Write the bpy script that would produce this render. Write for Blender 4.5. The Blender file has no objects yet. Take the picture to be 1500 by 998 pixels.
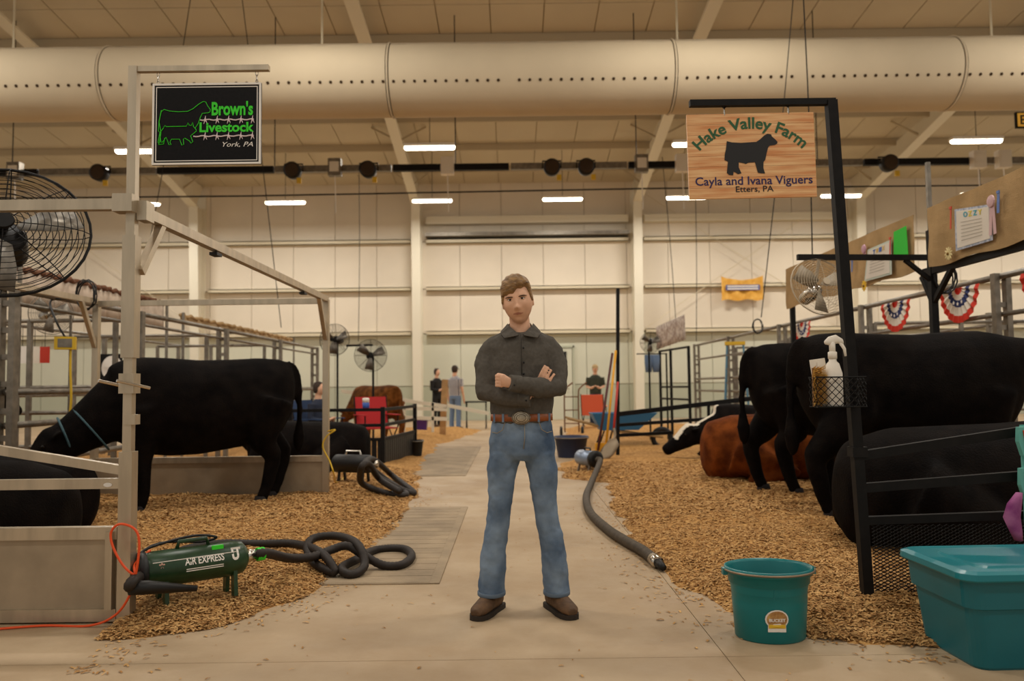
import bpy, bmesh, math, random
from mathutils import Vector, Matrix, Euler
from mathutils.geometry import tessellate_polygon
V = Vector
random.seed(7)
D = bpy.data
SC = bpy.context.scene
COL = SC.collection

# ------------------------------------------------------------------ camera, world, exposure
FPX = 1170.0                      # focal length in pixels of the 1500 px wide frame
CAMZ = 1.14
cam_d = D.cameras.new('camera'); cam = D.objects.new('camera', cam_d); COL.objects.link(cam)
cam_d.sensor_width = 36.0; cam_d.lens = FPX / 1500 * 36
CR = Matrix.Rotation(math.radians(90 + 3.33), 3, 'X') @ Matrix.Rotation(math.radians(-0.7), 3, 'Z')
cam.matrix_world = Matrix.Translation((0, 0, CAMZ)) @ CR.to_4x4()
cam_d.clip_start = 0.05; cam_d.clip_end = 200
cam_d.dof.use_dof = True; cam_d.dof.focus_distance = 4.12; cam_d.dof.aperture_fstop = 2.2
SC.camera = cam
SC.view_settings.view_transform = 'Standard'; SC.view_settings.look = 'None'
SC.view_settings.gamma = 1.0; SC.view_settings.use_curve_mapping = False
SC.view_settings.exposure = 0.1
wd = D.worlds.new('hall_air'); SC.world = wd; wd.use_nodes = True
bg = wd.node_tree.nodes['Background']; bg.inputs[0].default_value = (0.95, 0.90, 0.82, 1); bg.inputs[1].default_value = 0.52
LAMP_W = 120.0
LAMP_COL = (1.0, 0.96, 0.89)

def ray(px, py):
    return (CR @ V(((px - 750) / FPX, (499 - py) / FPX, -1.0)))
def PG(px, py, z=0.0):            # pixel -> point on a level plane
    d = ray(px, py); t = (z - CAMZ) / d.z
    return V((0, 0, CAMZ)) + d * t
def PY(px, py, y):                # pixel -> point at a given distance down the hall
    d = ray(px, py); t = y / d.y
    return V((0, 0, CAMZ)) + d * t
def PX(px, py, x):                # pixel -> point on a plane along the aisle
    d = ray(px, py); t = x / d.x
    return V((0, 0, CAMZ)) + d * t

# ------------------------------------------------------------------ helpers
def lin(h):
    if isinstance(h, str):
        h = h.lstrip('#'); h = [int(h[i:i + 2], 16) / 255 for i in (0, 2, 4)]
        return tuple((c / 12.92 if c <= .04045 else ((c + .055) / 1.055) ** 2.4) for c in h)
    return tuple(h)

def M(name, col, rough=.6, metal=0, var=0., scale=8., bump=0., bscale=60., emit=0., col2=None, stretch=None, spec=.4, alpha=1.):
    m = D.materials.new(name); m.use_nodes = True
    nt = m.node_tree; b = nt.nodes['Principled BSDF']
    c = lin(col)
    b.inputs['Base Color'].default_value = (*c, 1); b.inputs['Roughness'].default_value = rough
    b.inputs['Metallic'].default_value = metal; b.inputs['Specular IOR Level'].default_value = spec
    tc = nt.nodes.new('ShaderNodeTexCoord'); src = tc.outputs['Object']
    if stretch:
        mp = nt.nodes.new('ShaderNodeMapping'); mp.inputs['Scale'].default_value = stretch
        nt.links.new(src, mp.inputs[0]); src = mp.outputs[0]
    if var or col2:
        n = nt.nodes.new('ShaderNodeTexNoise'); n.inputs['Scale'].default_value = scale; n.inputs['Detail'].default_value = 5
        nt.links.new(src, n.inputs['Vector'])
        r = nt.nodes.new('ShaderNodeValToRGB')
        a = tuple(x * (1 - var) for x in c); z = lin(col2) if col2 else tuple(min(1, x * (1 + var)) for x in c)
        r.color_ramp.elements[0].color = (*a, 1); r.color_ramp.elements[1].color = (*z, 1)
        r.color_ramp.elements[0].position = .35; r.color_ramp.elements[1].position = .65
        nt.links.new(n.outputs[0], r.inputs[0]); nt.links.new(r.outputs[0], b.inputs['Base Color'])
    if bump:
        n2 = nt.nodes.new('ShaderNodeTexNoise'); n2.inputs['Scale'].default_value = bscale; n2.inputs['Detail'].default_value = 4
        nt.links.new(src, n2.inputs['Vector'])
        bp = nt.nodes.new('ShaderNodeBump'); bp.inputs['Strength'].default_value = bump; bp.inputs['Distance'].default_value = .02
        nt.links.new(n2.outputs[0], bp.inputs['Height']); nt.links.new(bp.outputs[0], b.inputs['Normal'])
    if emit:
        b.inputs['Emission Color'].default_value = (*c, 1); b.inputs['Emission Strength'].default_value = emit
    if alpha < 1: b.inputs['Alpha'].default_value = alpha
    return m

def tag(o, label=None, cat=None, group=None, kind=None):
    if label: o['label'] = label
    if cat: o['category'] = cat
    if group: o['group'] = group
    if kind: o['kind'] = kind
    return o
def empty(name, loc=(0, 0, 0), rz=0., label=None, cat=None, group=None):
    o = D.objects.new(name, None); COL.objects.link(o); o.empty_display_size = .1
    o.location = loc; o.rotation_euler = (0, 0, rz)
    return tag(o, label, cat, group)

class MB:
    def __init__(s): s.v = []; s.f = []
    def add(s, vs, fs):
        k = len(s.v); s.v += [tuple(v) for v in vs]; s.f += [tuple(i + k for i in f) for f in fs]; return s
    def box(s, lo, hi, mat=None):
        x0, y0, z0 = lo; x1, y1, z1 = hi
        vs = [V(p) for p in ((x0,y0,z0),(x1,y0,z0),(x1,y1,z0),(x0,y1,z0),(x0,y0,z1),(x1,y0,z1),(x1,y1,z1),(x0,y1,z1))]
        if mat: vs = [mat @ v for v in vs]
        return s.add(vs, [(0,3,2,1),(4,5,6,7),(0,1,5,4),(1,2,6,5),(2,3,7,6),(3,0,4,7)])
    def cbox(s, c, d, mat=None):
        c = V(c); d = V(d) / 2
        return s.box(c - d, c + d, mat)
    def beam(s, a, b, w, h, up=(0, 0, 1)):         # rectangular bar from a to b
        a = V(a); b = V(b); t = (b - a).normalized(); up = V(up)
        if abs(t.dot(up)) > .98: up = V((0, 1, 0))
        r = t.cross(up).normalized(); u = r.cross(t)
        vs = [p + r * (sx * w / 2) + u * (sz * h / 2) for p in (a, b) for sx, sz in ((-1,-1),(1,-1),(1,1),(-1,1))]
        return s.add(vs, [(3,2,1,0),(4,5,6,7),(0,1,5,4),(1,2,6,5),(2,3,7,6),(3,0,4,7)])
    def tube(s, pts, r, n=8, cap=True, closed=False):
        pts = [V(p) for p in pts]; N = len(pts); rs = r if isinstance(r, (list, tuple)) else [r] * N
        prev = None; k = len(s.v)
        for i, p in enumerate(pts):
            if closed: t = pts[(i + 1) % N] - pts[i - 1]
            else: t = pts[min(i + 1, N - 1)] - pts[max(i - 1, 0)]
            t = t.normalized() if t.length > 1e-9 else V((0, 0, 1))
            if prev is None:
                a = V((0, 0, 1)) if abs(t.z) < .9 else V((1, 0, 0)); u = t.cross(a).normalized()
            else:
                u = prev - t * prev.dot(t); u = u.normalized() if u.length > 1e-6 else t.orthogonal().normalized()
            prev = u; w = t.cross(u)
            for j in range(n):
                a = 2 * math.pi * j / n
                s.v.append(tuple(p + (u * math.cos(a) + w * math.sin(a)) * rs[i]))
        for i in range(N if closed else N - 1):
            i2 = (i + 1) % N
            for j in range(n):
                j2 = (j + 1) % n
                s.f.append((k + i*n + j, k + i*n + j2, k + i2*n + j2, k + i2*n + j))
        if cap and not closed:
            s.f.append(tuple(k + j for j in reversed(range(n)))); s.f.append(tuple(k + (N-1)*n + j for j in range(n)))
        return s
    def loft(s, secs, n=20, cap=True):              # secs: (center, U vec, V vec) elliptical rings
        k = len(s.v)
        for c, u, w in secs:
            c = V(c); u = V(u); w = V(w)
            for j in range(n):
                a = 2 * math.pi * j / n
                s.v.append(tuple(c + u * math.cos(a) + w * math.sin(a)))
        for i in range(len(secs) - 1):
            for j in range(n):
                j2 = (j + 1) % n
                s.f.append((k + i*n + j, k + i*n + j2, k + (i+1)*n + j2, k + (i+1)*n + j))
        if cap:
            s.f.append(tuple(k + j for j in reversed(range(n)))); s.f.append(tuple(k + (len(secs)-1)*n + j for j in range(n)))
        return s
    def lathe(s, prof, c=(0, 0, 0), n=24, sx=1., sy=1., cap=True):   # prof: (r, z)
        return s.loft([((c[0], c[1], c[2] + z), (r * sx, 0, 0), (0, r * sy, 0)) for r, z in prof], n, cap)
    def ball(s, c, r, n=12, m=8):
        r = r if isinstance(r, (tuple, list)) else (r, r, r)
        secs = []
        for i in range(m + 1):
            a = -math.pi / 2 + math.pi * i / m
            k = max(math.cos(a), .02)
            secs.append(((c[0], c[1], c[2] + r[2] * math.sin(a)), (r[0] * k, 0, 0), (0, r[1] * k, 0)))
        return s.loft(secs, n)
    def poly(s, pts, t=0., axis=1):                  # flat polygon in local XZ, thickness t along y
        k = len(s.v); n = len(pts)
        tri = tessellate_polygon([[V((p[0], p[1], 0)) for p in pts]])
        s.v += [(p[0], 0., p[1]) for p in pts]
        s.f += [tuple(k + i for i in f) for f in tri]
        if t:
            s.v += [(p[0], t, p[1]) for p in pts]
            s.f += [tuple(k + n + i for i in reversed(f)) for f in tri]
            s.f += [(k + i, k + (i+1) % n, k + n + (i+1) % n, k + n + i) for i in range(n)]
        return s
    def xf(s, mat, k=0):
        s.v[k:] = [tuple(mat @ V(v)) for v in s.v[k:]]; return s
    def build(s, name, m, parent=None, smooth=False, loc=None, rot=None, kind=None, fix=True):
        me = D.meshes.new(name); me.from_pydata(s.v, [], s.f); me.update()
        if fix:
            bm = bmesh.new(); bm.from_mesh(me); bmesh.ops.recalc_face_normals(bm, faces=bm.faces); bm.to_mesh(me); bm.free()
        return mobj(name, me, m, parent, smooth, loc, rot, kind)

def mobj(name, me, m, parent=None, smooth=False, loc=None, rot=None, kind=None):
    if m and not me.materials: me.materials.append(m)
    if smooth:
        me.polygons.foreach_set('use_smooth', [True] * len(me.polygons))
    o = D.objects.new(name, me); COL.objects.link(o)
    if parent: o.parent = parent
    if loc is not None: o.location = loc
    if rot is not None: o.rotation_euler = rot
    if kind: o['kind'] = kind
    return o

def copy_tree(o, parent=None):
    c = o.copy(); COL.objects.link(c); c.parent = parent
    for ch in list(o.children): copy_tree(ch, c)
    return c

def remesh(mb, voxel, smooth_it=6, disp=0., dscale=.1):
    """fuse the pieces of an organic body to one continuous surface"""
    me = D.meshes.new('tmp'); me.from_pydata(mb.v, [], mb.f); me.update()
    bm = bmesh.new(); bm.from_mesh(me); bmesh.ops.recalc_face_normals(bm, faces=bm.faces); bm.to_mesh(me); bm.free()
    o = D.objects.new('tmp', me); COL.objects.link(o)
    r = o.modifiers.new('r', 'REMESH'); r.mode = 'VOXEL'; r.voxel_size = voxel
    s = o.modifiers.new('s', 'SMOOTH'); s.factor = .5; s.iterations = smooth_it
    if disp:
        t = D.textures.new('folds', 'CLOUDS'); t.noise_scale = dscale
        d = o.modifiers.new('d', 'DISPLACE'); d.texture = t; d.strength = disp; d.mid_level = .5
    dg = bpy.context.evaluated_depsgraph_get(); dg.update()
    out = D.meshes.new_from_object(o.evaluated_get(dg))
    D.objects.remove(o); D.meshes.remove(me)
    out.polygons.foreach_set('use_smooth', [True] * len(out.polygons))
    return out

def text_mesh(body, bold=0., extrude=.0, shear=0., spacing=1.):
    cu = D.curves.new('txt', 'FONT'); cu.body = body; cu.size = 1.; cu.offset = bold; cu.extrude = extrude
    cu.shear = shear; cu.space_character = spacing; cu.resolution_u = 3
    o = D.objects.new('txt', cu); COL.objects.link(o)
    dg = bpy.context.evaluated_depsgraph_get(); dg.update()
    me = D.meshes.new_from_object(o.evaluated_get(dg)); D.objects.remove(o)
    return me
def text_fit(body, x0, x1, z0, z1, m, parent, name='lettering', y=0., **kw):
    """lettering in the local XZ plane of its parent filling a box"""
    me = text_mesh(body, **kw)
    xs = [v.co.x for v in me.vertices]; ys = [v.co.y for v in me.vertices]
    ax, bx, ay, by = min(xs), max(xs), min(ys), max(ys)
    for v in me.vertices:
        px = x0 + (v.co.x - ax) / (bx - ax) * (x1 - x0); pz = z0 + (v.co.y - ay) / (by - ay) * (z1 - z0)
        v.co = (px, y - v.co.z, pz)
    return mobj(name, me, m, parent)

def smooth_path(pts, k=6):
    pts = [V(p) for p in pts]; out = []
    for i in range(len(pts) - 1):
        p0 = pts[max(i-1, 0)]; p1 = pts[i]; p2 = pts[i+1]; p3 = pts[min(i+2, len(pts)-1)]
        for j in range(k):
            t = j / k
            out.append(.5 * ((2*p1) + (p2-p0)*t + (2*p0-5*p1+4*p2-p3)*t*t + (3*p1-p0-3*p2+p3)*t**3))
    out.append(pts[-1]); return out

# ------------------------------------------------------------------ materials
m_wall = M('wall_paint', '#dccfba', .7, var=.04, scale=.6)
m_wallg = M('wall_sage', '#c9c7b2', .7, var=.04, scale=.6)
m_walld = M('wall_sage_dark', '#b0b19b', .7, var=.05, scale=.6)
m_girt = M('girt_paint', '#d6c8aa', .5)
m_steelw = M('column_paint', '#dfd6c0', .5)
m_roof = M('roof_liner', '#c9bca2', .75, var=.06, scale=.4)
m_purlin = M('purlin_paint', '#b9a98c', .7)
m_duct = M('duct_fabric', '#c9b89b', .85, var=.05, scale=.7, bump=.15, bscale=3)
m_dust = M('duct_dust', '#7d5c33', .9)
m_black = M('black_paint', '#120f0d', .6, var=.3, scale=20, spec=.2)
m_blackp = M('black_plastic', '#100e0d', .5)
m_rubber = M('black_rubber', '#15110e', .55)
m_alu = M('aluminium', '#b9aa93', .38, metal=.75, var=.12, scale=14, stretch=(1, 1, .15))
m_alup = M('aluminium_panel', '#a19078', .5, metal=.45, var=.12, scale=5)
m_galv = M('galvanised_steel', '#7f776b', .45, metal=.6, var=.2, scale=12)
m_chrome = M('chrome', '#c8c0b4', .2, metal=1)
m_white = M('white_plastic', '#e8dfd0', .45)
m_yellow = M('yellow_plastic', '#d9b02a', .5)
m_green = M('lime_green', '#35d026', .5)
m_orange = M('orange_cord', '#e2501c', .5)
m_lens = M('lamp_lens', '#fff3dc', .4, emit=9.)
# ================================================================== STRUCTURE
WY = 27.8           # back wall
def concrete():
    m = M('concrete', '#b49c78', .55, spec=.35)
    nt = m.node_tree; b = nt.nodes['Principled BSDF']
    tc = nt.nodes.new('ShaderNodeTexCoord')
    def noise(s, d=6, rgh=.6):
        n = nt.nodes.new('ShaderNodeTexNoise'); n.inputs['Scale'].default_value = s; n.inputs['Detail'].default_value = d
        n.inputs['Roughness'].default_value = rgh; nt.links.new(tc.outputs['Object'], n.inputs['Vector']); return n
    def ramp(src, a, ca, z, cz):
        r = nt.nodes.new('ShaderNodeValToRGB'); e = r.color_ramp.elements
        e[0].position = a; e[0].color = (*lin(ca), 1); e[1].position = z; e[1].color = (*lin(cz), 1)
        nt.links.new(src, r.inputs[0]); return r
    def mix(fac, a, c):
        x = nt.nodes.new('ShaderNodeMixRGB'); x.blend_type = 'MIX'
        nt.links.new(fac, x.inputs[0]); nt.links.new(a, x.inputs[1])
        if isinstance(c, str): x.inputs[2].default_value = (*lin(c), 1)
        else: nt.links.new(c, x.inputs[2])
        return x
    base = ramp(noise(.9).outputs[0], .3, '#9c8262', .7, '#b8a284')
    st = ramp(noise(2.3, 8, .7).outputs[0], .55, '#000000', .78, '#888888')
    c1 = mix(st.outputs[0], base.outputs[0], '#8e6e42')
    st2 = ramp(noise(14, 6, .7).outputs[0], .60, '#000000', .75, '#666666')
    c2 = mix(st2.outputs[0], c1.outputs[0], '#86693f')
    nt.links.new(c2.outputs[0], b.inputs['Base Color'])
    bp = nt.nodes.new('ShaderNodeBump'); bp.inputs['Strength'].default_value = .12; bp.inputs['Distance'].default_value = .01
    nt.links.new(noise(40).outputs[0], bp.inputs['Height']); nt.links.new(bp.outputs[0], b.inputs['Normal'])
    rr = ramp(noise(3).outputs[0], .3, '#b4b4b4', .7, '#dcdcdc'); nt.links.new(rr.outputs[0], b.inputs['Roughness'])
    return m
m_conc = concrete()
floor = tag(MB().box((-26, -8, -.2), (26, WY + .3, -.012)).build('floor', M('slab_joint', '#a08a69', .9)), 'bare concrete hall floor', kind='structure')
for i in range(-6, 6):
    for j in range(-3, 6):
        x0, x1 = .88 + i * 4.6, .88 + (i + 1) * 4.6; y0, y1 = 3.42 + j * 4.6, 3.42 + (j + 1) * 4.6
        if y0 > WY: continue
        MB().box((x0 + .002, y0 + .002, -.05), (x1 - .002, min(y1, WY) - .002, 0)).build('concrete_slab', m_conc, floor)

# back wall with separate liner panels, girts, columns
wall = tag(MB().box((-25, WY + .06, 0), (25, WY + .3, 8.6)).build('wall_back', M('wall_seam', '#b3a48a', .8)), 'tall cream and sage steel wall of the hall', kind='structure')
PW = 1.46
rows = [(0.0, 1.2, m_walld), (1.21, 3.02, m_wallg), (3.04, 4.58, m_wall), (4.6, 6.25, m_wall), (6.27, 8.45, m_wall)]
for i in range(-16, 17):
    x0 = -3.25 + i * PW
    for z0, z1, mm in rows:
        MB().box((x0 + .008, WY, z0 + .008), (x0 + PW - .008, WY + .08, z1 - .008)).build('wall_panel', mm, wall)
for z, h, d in ((6.25, .16, .2), (4.58, .14, .2), (3.03, .16, .22)):
    for k in range(-4, 4):
        x0 = -3.25 + k * 7.6
        g = MB().box((x0 + .3, WY - d, z - h/2), (x0 + 7.35, WY, z - h/2 + .03)).box((x0 + .3, WY - d, z - h/2), (x0 + 7.35, WY - d + .02, z + h/2)).box((x0+.3, WY - d, z + h/2 - .03), (x0 + 7.35, WY, z + h/2))
        g.build('girt', m_girt, wall)
for k in (0, 1):           # bright header beams near the lamps
    x0 = -3.25 + k * 7.6
    MB().box((x0 + .3, WY - .35, 6.83), (x0 + 7.35, WY, 7.08)).build('header_beam', m_steelw, wall)
    if k == 0: MB().box((x0 + .3, WY - .5, 6.38), (x0 + 7.35, WY, 6.5)).build('door_track', m_galv, wall)
# service door in the wall
door = tag(empty('door_1', (1.55, WY - .03, 0)), 'pale sage personnel door with small dark window', kind='structure')
MB().box((-.52, -.03, 0), (.52, .03, 2.45)).build('door_leaf', m_wallg, door)
MB().box((.55, -.05, 0), (.61, .03, 2.55)).box((-.61, -.05, 0), (-.55, .03, 2.55)).box((-.61, -.05, 2.48), (.61, .03, 2.55)).build('door_frame', m_walld, door)
MB().box((.12, -.045, 1.95), (.34, -.02, 2.35)).build('door_window', m_blackp, door)
MB().tube([(.42, -.09, 1.05), (.30, -.09, 1.05)], .015).build('door_handle', m_chrome, door)

def roofz(y): return 8.35 + (WY - y) * .11
roof = tag(MB().add([(-26, WY + .3, roofz(WY + .3)), (26, WY + .3, roofz(WY + .3)), (26, -8, roofz(-8)), (-26, -8, roofz(-8)),
              (-26, WY + .3, roofz(WY + .3) + .2), (26, WY + .3, roofz(WY + .3) + .2), (26, -8, roofz(-8) + .2), (-26, -8, roofz(-8) + .2)],
              [(0,1,2,3),(7,6,5,4),(0,4,5,1),(1,5,6,2),(2,6,7,3),(3,7,4,0)]).build('ceiling', M('roof_gap', '#a39274', .9)), 'tan roof liner of the hall seen from below', kind='structure')
i = 0
x = -22.0
while x < 22:
    for (ya, yb) in ((-7.9, 6), (6.02, 17), (17.02, WY)):
        z0, z1 = roofz(ya), roofz(yb)
        MB().add([(x+.012, ya, z0-.03), (x+1.2-.012, ya, z0-.03), (x+1.2-.012, yb, z1-.03), (x+.012, yb, z1-.03),
                  (x+.012, ya, z0+.02), (x+1.2-.012, ya, z0+.02), (x+1.2-.012, yb, z1+.02), (x+.012, yb, z1+.02)],
                 [(0,1,2,3),(7,6,5,4),(0,4,5,1),(1,5,6,2),(2,6,7,3),(3,7,4,0)]).build('roof_panel', m_roof, roof)
    x += 1.2
for y in (26.2, 24.4, 22.4, 20.4, 18.2, 15.5, 12.5, 9, 5, 1):
    MB().box((-24, y - .04, roofz(y) - .24), (24, y + .04, roofz(y) - .035)).build('purlin', m_purlin, roof)

CX = [-18.5, -10.85, -3.25, 4.35, 12.0, 19.6]
for n, cx in enumerate(CX):
    fr = tag(empty('trim_%d' % (n + 1), (cx, WY - .25, 0)), 'cream steel portal column with rafter', kind='structure')
    # column: web and two flanges, widening upward
    MB().add([(-.03,-.2,0),(.03,-.2,0),(.03,.25,0),(-.03,.25,0),(-.03,-.55,7.5),(.03,-.55,7.5),(.03,.25,7.5),(-.03,.25,7.5)],
             [(3,2,1,0),(4,5,6,7),(0,1,5,4),(1,2,6,5),(2,3,7,6),(3,0,4,7)]).build('column_web', m_steelw, fr)
    MB().beam((0,-.2,0),(0,-.55,7.5),.30,.03,(0,1,0)).build('column_flange', m_steelw, fr)
    MB().box((-.15,.2,0),(.15,.25,8)).build('column_flange', m_steelw, fr)
    ye = -30.
    za, zb = 7.5, 8.0
    # haunch and rafter
    MB().add([(-.03,-.55,7.3),(.03,-.55,7.3),(.03,.25,8.3),(-.03,.25,8.3),(-.03,-.7,8.35),(.03,-.7,8.35)],
             [(0,1,2,3),(4,0,3),(5,2,1),(4,5,1,0),(3,2,5,4)]).build('haunch', m_steelw, fr)
    MB().beam((0,-.5,7.45),(0,-7.5,8.75),.30,.05).build('rafter_flange', m_steelw, fr)
    MB().beam((0,-7.5,8.75),(0,ye,11.2),.30,.05).build('rafter_flange', m_steelw, fr)
    MB().add([(-.02,-.5,7.45),(.02,-.5,7.45),(.02,-7.5,8.75),(-.02,-7.5,8.75),(-.02,-.2,8.3),(.02,-.2,8.3),(.02,-7.5,9.05),(-.02,-7.5,9.05)],
             [(0,1,2,3),(7,6,5,4),(0,4,5,1),(1,5,6,2),(2,6,7,3),(3,7,4,0)]).build('rafter_web', m_steelw, fr)
    for (yy, s) in ((-1.4, 1), (-1.4, -1), (-4.5, 1), (-4.5, -1)):
        MB().beam((0, yy, 7.62 + (-yy) * .17), (s * .8, yy, 8.3 + (-yy) * .11), .06, .05).build('flange_brace', m_purlin, fr)
# bracing rods on the wall
for (a, b) in (((4.6, 3.1), (11.7, 7.9)), ((11.7, 3.1), (4.6, 7.9)), ((-10.6, 3.1), (-16, 7))):
    tag(MB().tube([(a[0], WY - .26, a[1]), (b[0], WY - .26, b[1])], .012, 6).build('trim_7', m_girt), 'thin diagonal bracing rod against the wall', kind='structure')

# ------------------------------------------------------------------ shavings
def interp(tab, y):
    if y <= tab[0][0]: return tab[0][1]
    for (a, va), (b, vb) in zip(tab, tab[1:]):
        if y <= b: return va + (vb - va) * (y - a) / (b - a)
    return tab[-1][1]
L_EDGE = [(3.72, -1.85), (3.85, -1.55), (4.1, -1.28), (4.9, -1.06), (6, -1.0), (7.7, -.95), (9, -1.08), (10.8, -1.25), (13, -1.35), (16, -1.5), (18, -1.2), (21, -.8), (22, -1.0)]
R_EDGE = [(3.5, 1.8), (3.62, 1.3), (3.9, 1.12), (4.7, .88), (5.1, .84), (7.7, .93), (9.4, 1.05), (10.0, .62), (11.5, .60), (12.5, .95), (16, 1.05), (20, 1.3)]
def ss(t): t = max(0, min(1, t)); return t * t * (3 - 2 * t)
from mathutils import noise as mn
def bed_h(side, x, y):
    tab = L_EDGE if side < 0 else R_EDGE
    e = interp(tab, y); w = .12 * mn.noise(V((x * 1.7, y * 2.3, 3.))) + .05 * mn.noise(V((x * 6, y * 6, 8.)))
    din = (e - x if side < 0 else x - e) + w
    dfr = (y - tab[0][0]) + w * .6
    if side < 0 and x < -1.93: dfr = y - 4.04
    d = min(din, dfr * 1.3)
    if d <= 0: return -.02
    return .015 * ss(d / .1) + .085 * ss(d / .75) + (.028 * mn.noise(V((x * 1.3, y * 1.3, 0))) + .016 * mn.noise(V((x * 5, y * 5, 1.)))) * ss(d / .3)
def shav_mat():
    m = M('wood_shavings', '#a87a42', .9, spec=.1)
    nt = m.node_tree; b = nt.nodes['Principled BSDF']; tc = nt.nodes.new('ShaderNodeTexCoord')
    vo = nt.nodes.new('ShaderNodeTexVoronoi'); vo.inputs['Scale'].default_value = 34
    mp = nt.nodes.new('ShaderNodeMapping'); mp.inputs['Scale'].default_value = (1, 1.6, 1); mp.inputs['Rotation'].default_value = (0, 0, .6)
    nt.links.new(tc.outputs['Object'], mp.inputs[0]); nt.links.new(mp.outputs[0], vo.inputs['Vector'])
    r = nt.nodes.new('ShaderNodeValToRGB'); e = r.color_ramp.elements
    e[0].color = (*lin('#8d6032'), 1); e[1].color = (*lin('#c99c60'), 1); e[1].position = .9
    sp = nt.nodes.new('ShaderNodeSeparateColor'); nt.links.new(vo.outputs['Color'], sp.inputs[0]); nt.links.new(sp.outputs[0], r.inputs[0])
    nt.links.new(r.outputs[0], b.inputs['Base Color'])
    bp = nt.nodes.new('ShaderNodeBump'); bp.inputs['Strength'].default_value = .7; bp.inputs['Distance'].default_value = .015
    nt.links.new(sp.outputs[1], bp.inputs['Height']); nt.links.new(bp.outputs[0], b.inputs['Normal'])
    return m
m_shav = shav_mat()
def chip_mat():
    m = M('shaving_chips', '#b58a50', .85, spec=.15)
    nt = m.node_tree; b = nt.nodes['Principled BSDF']; g = nt.nodes.new('ShaderNodeNewGeometry')
    r = nt.nodes.new('ShaderNodeValToRGB'); e = r.color_ramp.elements
    e[0].color = (*lin('#94683a'), 1); e[1].color = (*lin('#cfa56c'), 1)
    nt.links.new(g.outputs['Random Per Island'], r.inputs[0]); nt.links.new(r.outputs[0], b.inputs['Base Color'])
    return m
m_chip = chip_mat()
rnd = random.Random(11)
def chip(mb, x, y, z, sc=1., flat=.5):
    L = rnd.uniform(.007, .021) * sc; w = rnd.uniform(.0025, .006) * sc; a = rnd.uniform(0, 6.283); p = rnd.gauss(0, .3) * flat; q = rnd.gauss(0, .4) * flat
    u = V((math.cos(a) * math.cos(p), math.sin(a) * math.cos(p), math.sin(p))); s = V((-math.sin(a), math.cos(a), q)).normalized()
    c = V((x, y, z + .003 + abs(math.sin(p)) * L * .5)); up = u.cross(s) * (L * .25)
    k = len(mb.v)
    for t, h in ((-1, 0), (0, 1), (1, 0)):
        mb.v.append(tuple(c + u * (t * L) + s * w + up * h)); mb.v.append(tuple(c + u * (t * L) - s * w + up * h))
    mb.f += [(k, k+1, k+3, k+2), (k+2, k+3, k+5, k+4)]
for side, xa, xb, lab in ((-1, -7.5, -.7, 'deep bed of tan wood shavings under the black cattle in the aluminium stall'), (1, .5, 7.0, 'deep bed of tan wood shavings behind the teal bucket')):
    st = .07; nx = int((xb - xa) / st); ny = int((21.5 - 3.4) / (st * 1.4))
    mb = MB()
    for j in range(ny + 1):
        for i in range(nx + 1):
            x = xa + i * st; y = 3.4 + j * st * 1.4
            mb.v.append((x, y, bed_h(side, x, y)))
    for j in range(ny):
        for i in range(nx):
            a = j * (nx + 1) + i; q = (a, a + 1, a + nx + 2, a + nx + 1)
            if max(mb.v[t][2] for t in q) > -.015: mb.f.append(q)
    bed = tag(mb.build('wood_shavings', m_shav, smooth=True, fix=False), lab, 'shavings', kind='stuff')
    cb = MB(); n = 0
    while n < 70000:
        y = 3.5 + 7.5 * rnd.random() ** 1.7; x = rnd.uniform(max(xa, -1.1 * y * .75), min(xb, 1.1 * y * .75))
        h = bed_h(side, x, y)
        if h > 0.001: chip(cb, x, y, h, 1.0 if y < 6.5 else 1.4, .6); n += 1
    # strays on the bare concrete along the edge
    for _ in range(420):
        y = 3.3 + 6 * rnd.random() ** 1.4; e = interp(L_EDGE if side < 0 else R_EDGE, y)
        x = e - side * abs(rnd.gauss(0, .16))
        if bed_h(side, x, y) < 0: chip(cb, x, y, 0, .9, .15)
    cb.build('shaving_chips', m_chip, bed, kind='stuff', fix=False)
cb = MB()
for _ in range(240):
    chip(cb, rnd.uniform(-1.6, 1.7), 2.6 + 5 * rnd.random() ** 1.5, 0, rnd.uniform(.4, 1.), .1)
tag(cb.build('stray_shavings', m_chip, kind='stuff', fix=False), 'loose wood chips strewn over the bare concrete aisle', 'shavings')

# rubber mats on the aisle
m_mat = M('mat_rubber', '#97846a', .75, var=.2, scale=3, bump=.2, bscale=30)
def mat_obj(x0, x1, y0, y1, lab):
    t = tag(empty('floor_mat', ((x0 + x1) / 2, (y0 + y1) / 2, 0)), lab, 'mat')
    hx, hy = (x1 - x0) / 2, (y1 - y0) / 2
    MB().box((-hx, -hy, .0), (hx, hy, .007)).build('mat_sheet', m_mat, t)
    k = int(2 * hy / .16)
    for i in range(k):
        y = -hy + (i + .5) * 2 * hy / k
        MB().box((-hx + .03, y - .065, .006), (hx - .06, y + .065, .0085)).build('tread_strip', m_mat, t)
mat_obj(-1.6, -.44, 4.72, 7.7, 'worn grey rubber mat under the knotted black hose')
mat_obj(-1.5, -.62, 10.4, 15.5, 'grey rubber mat farther along the aisle beyond the coiled hose')

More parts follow.
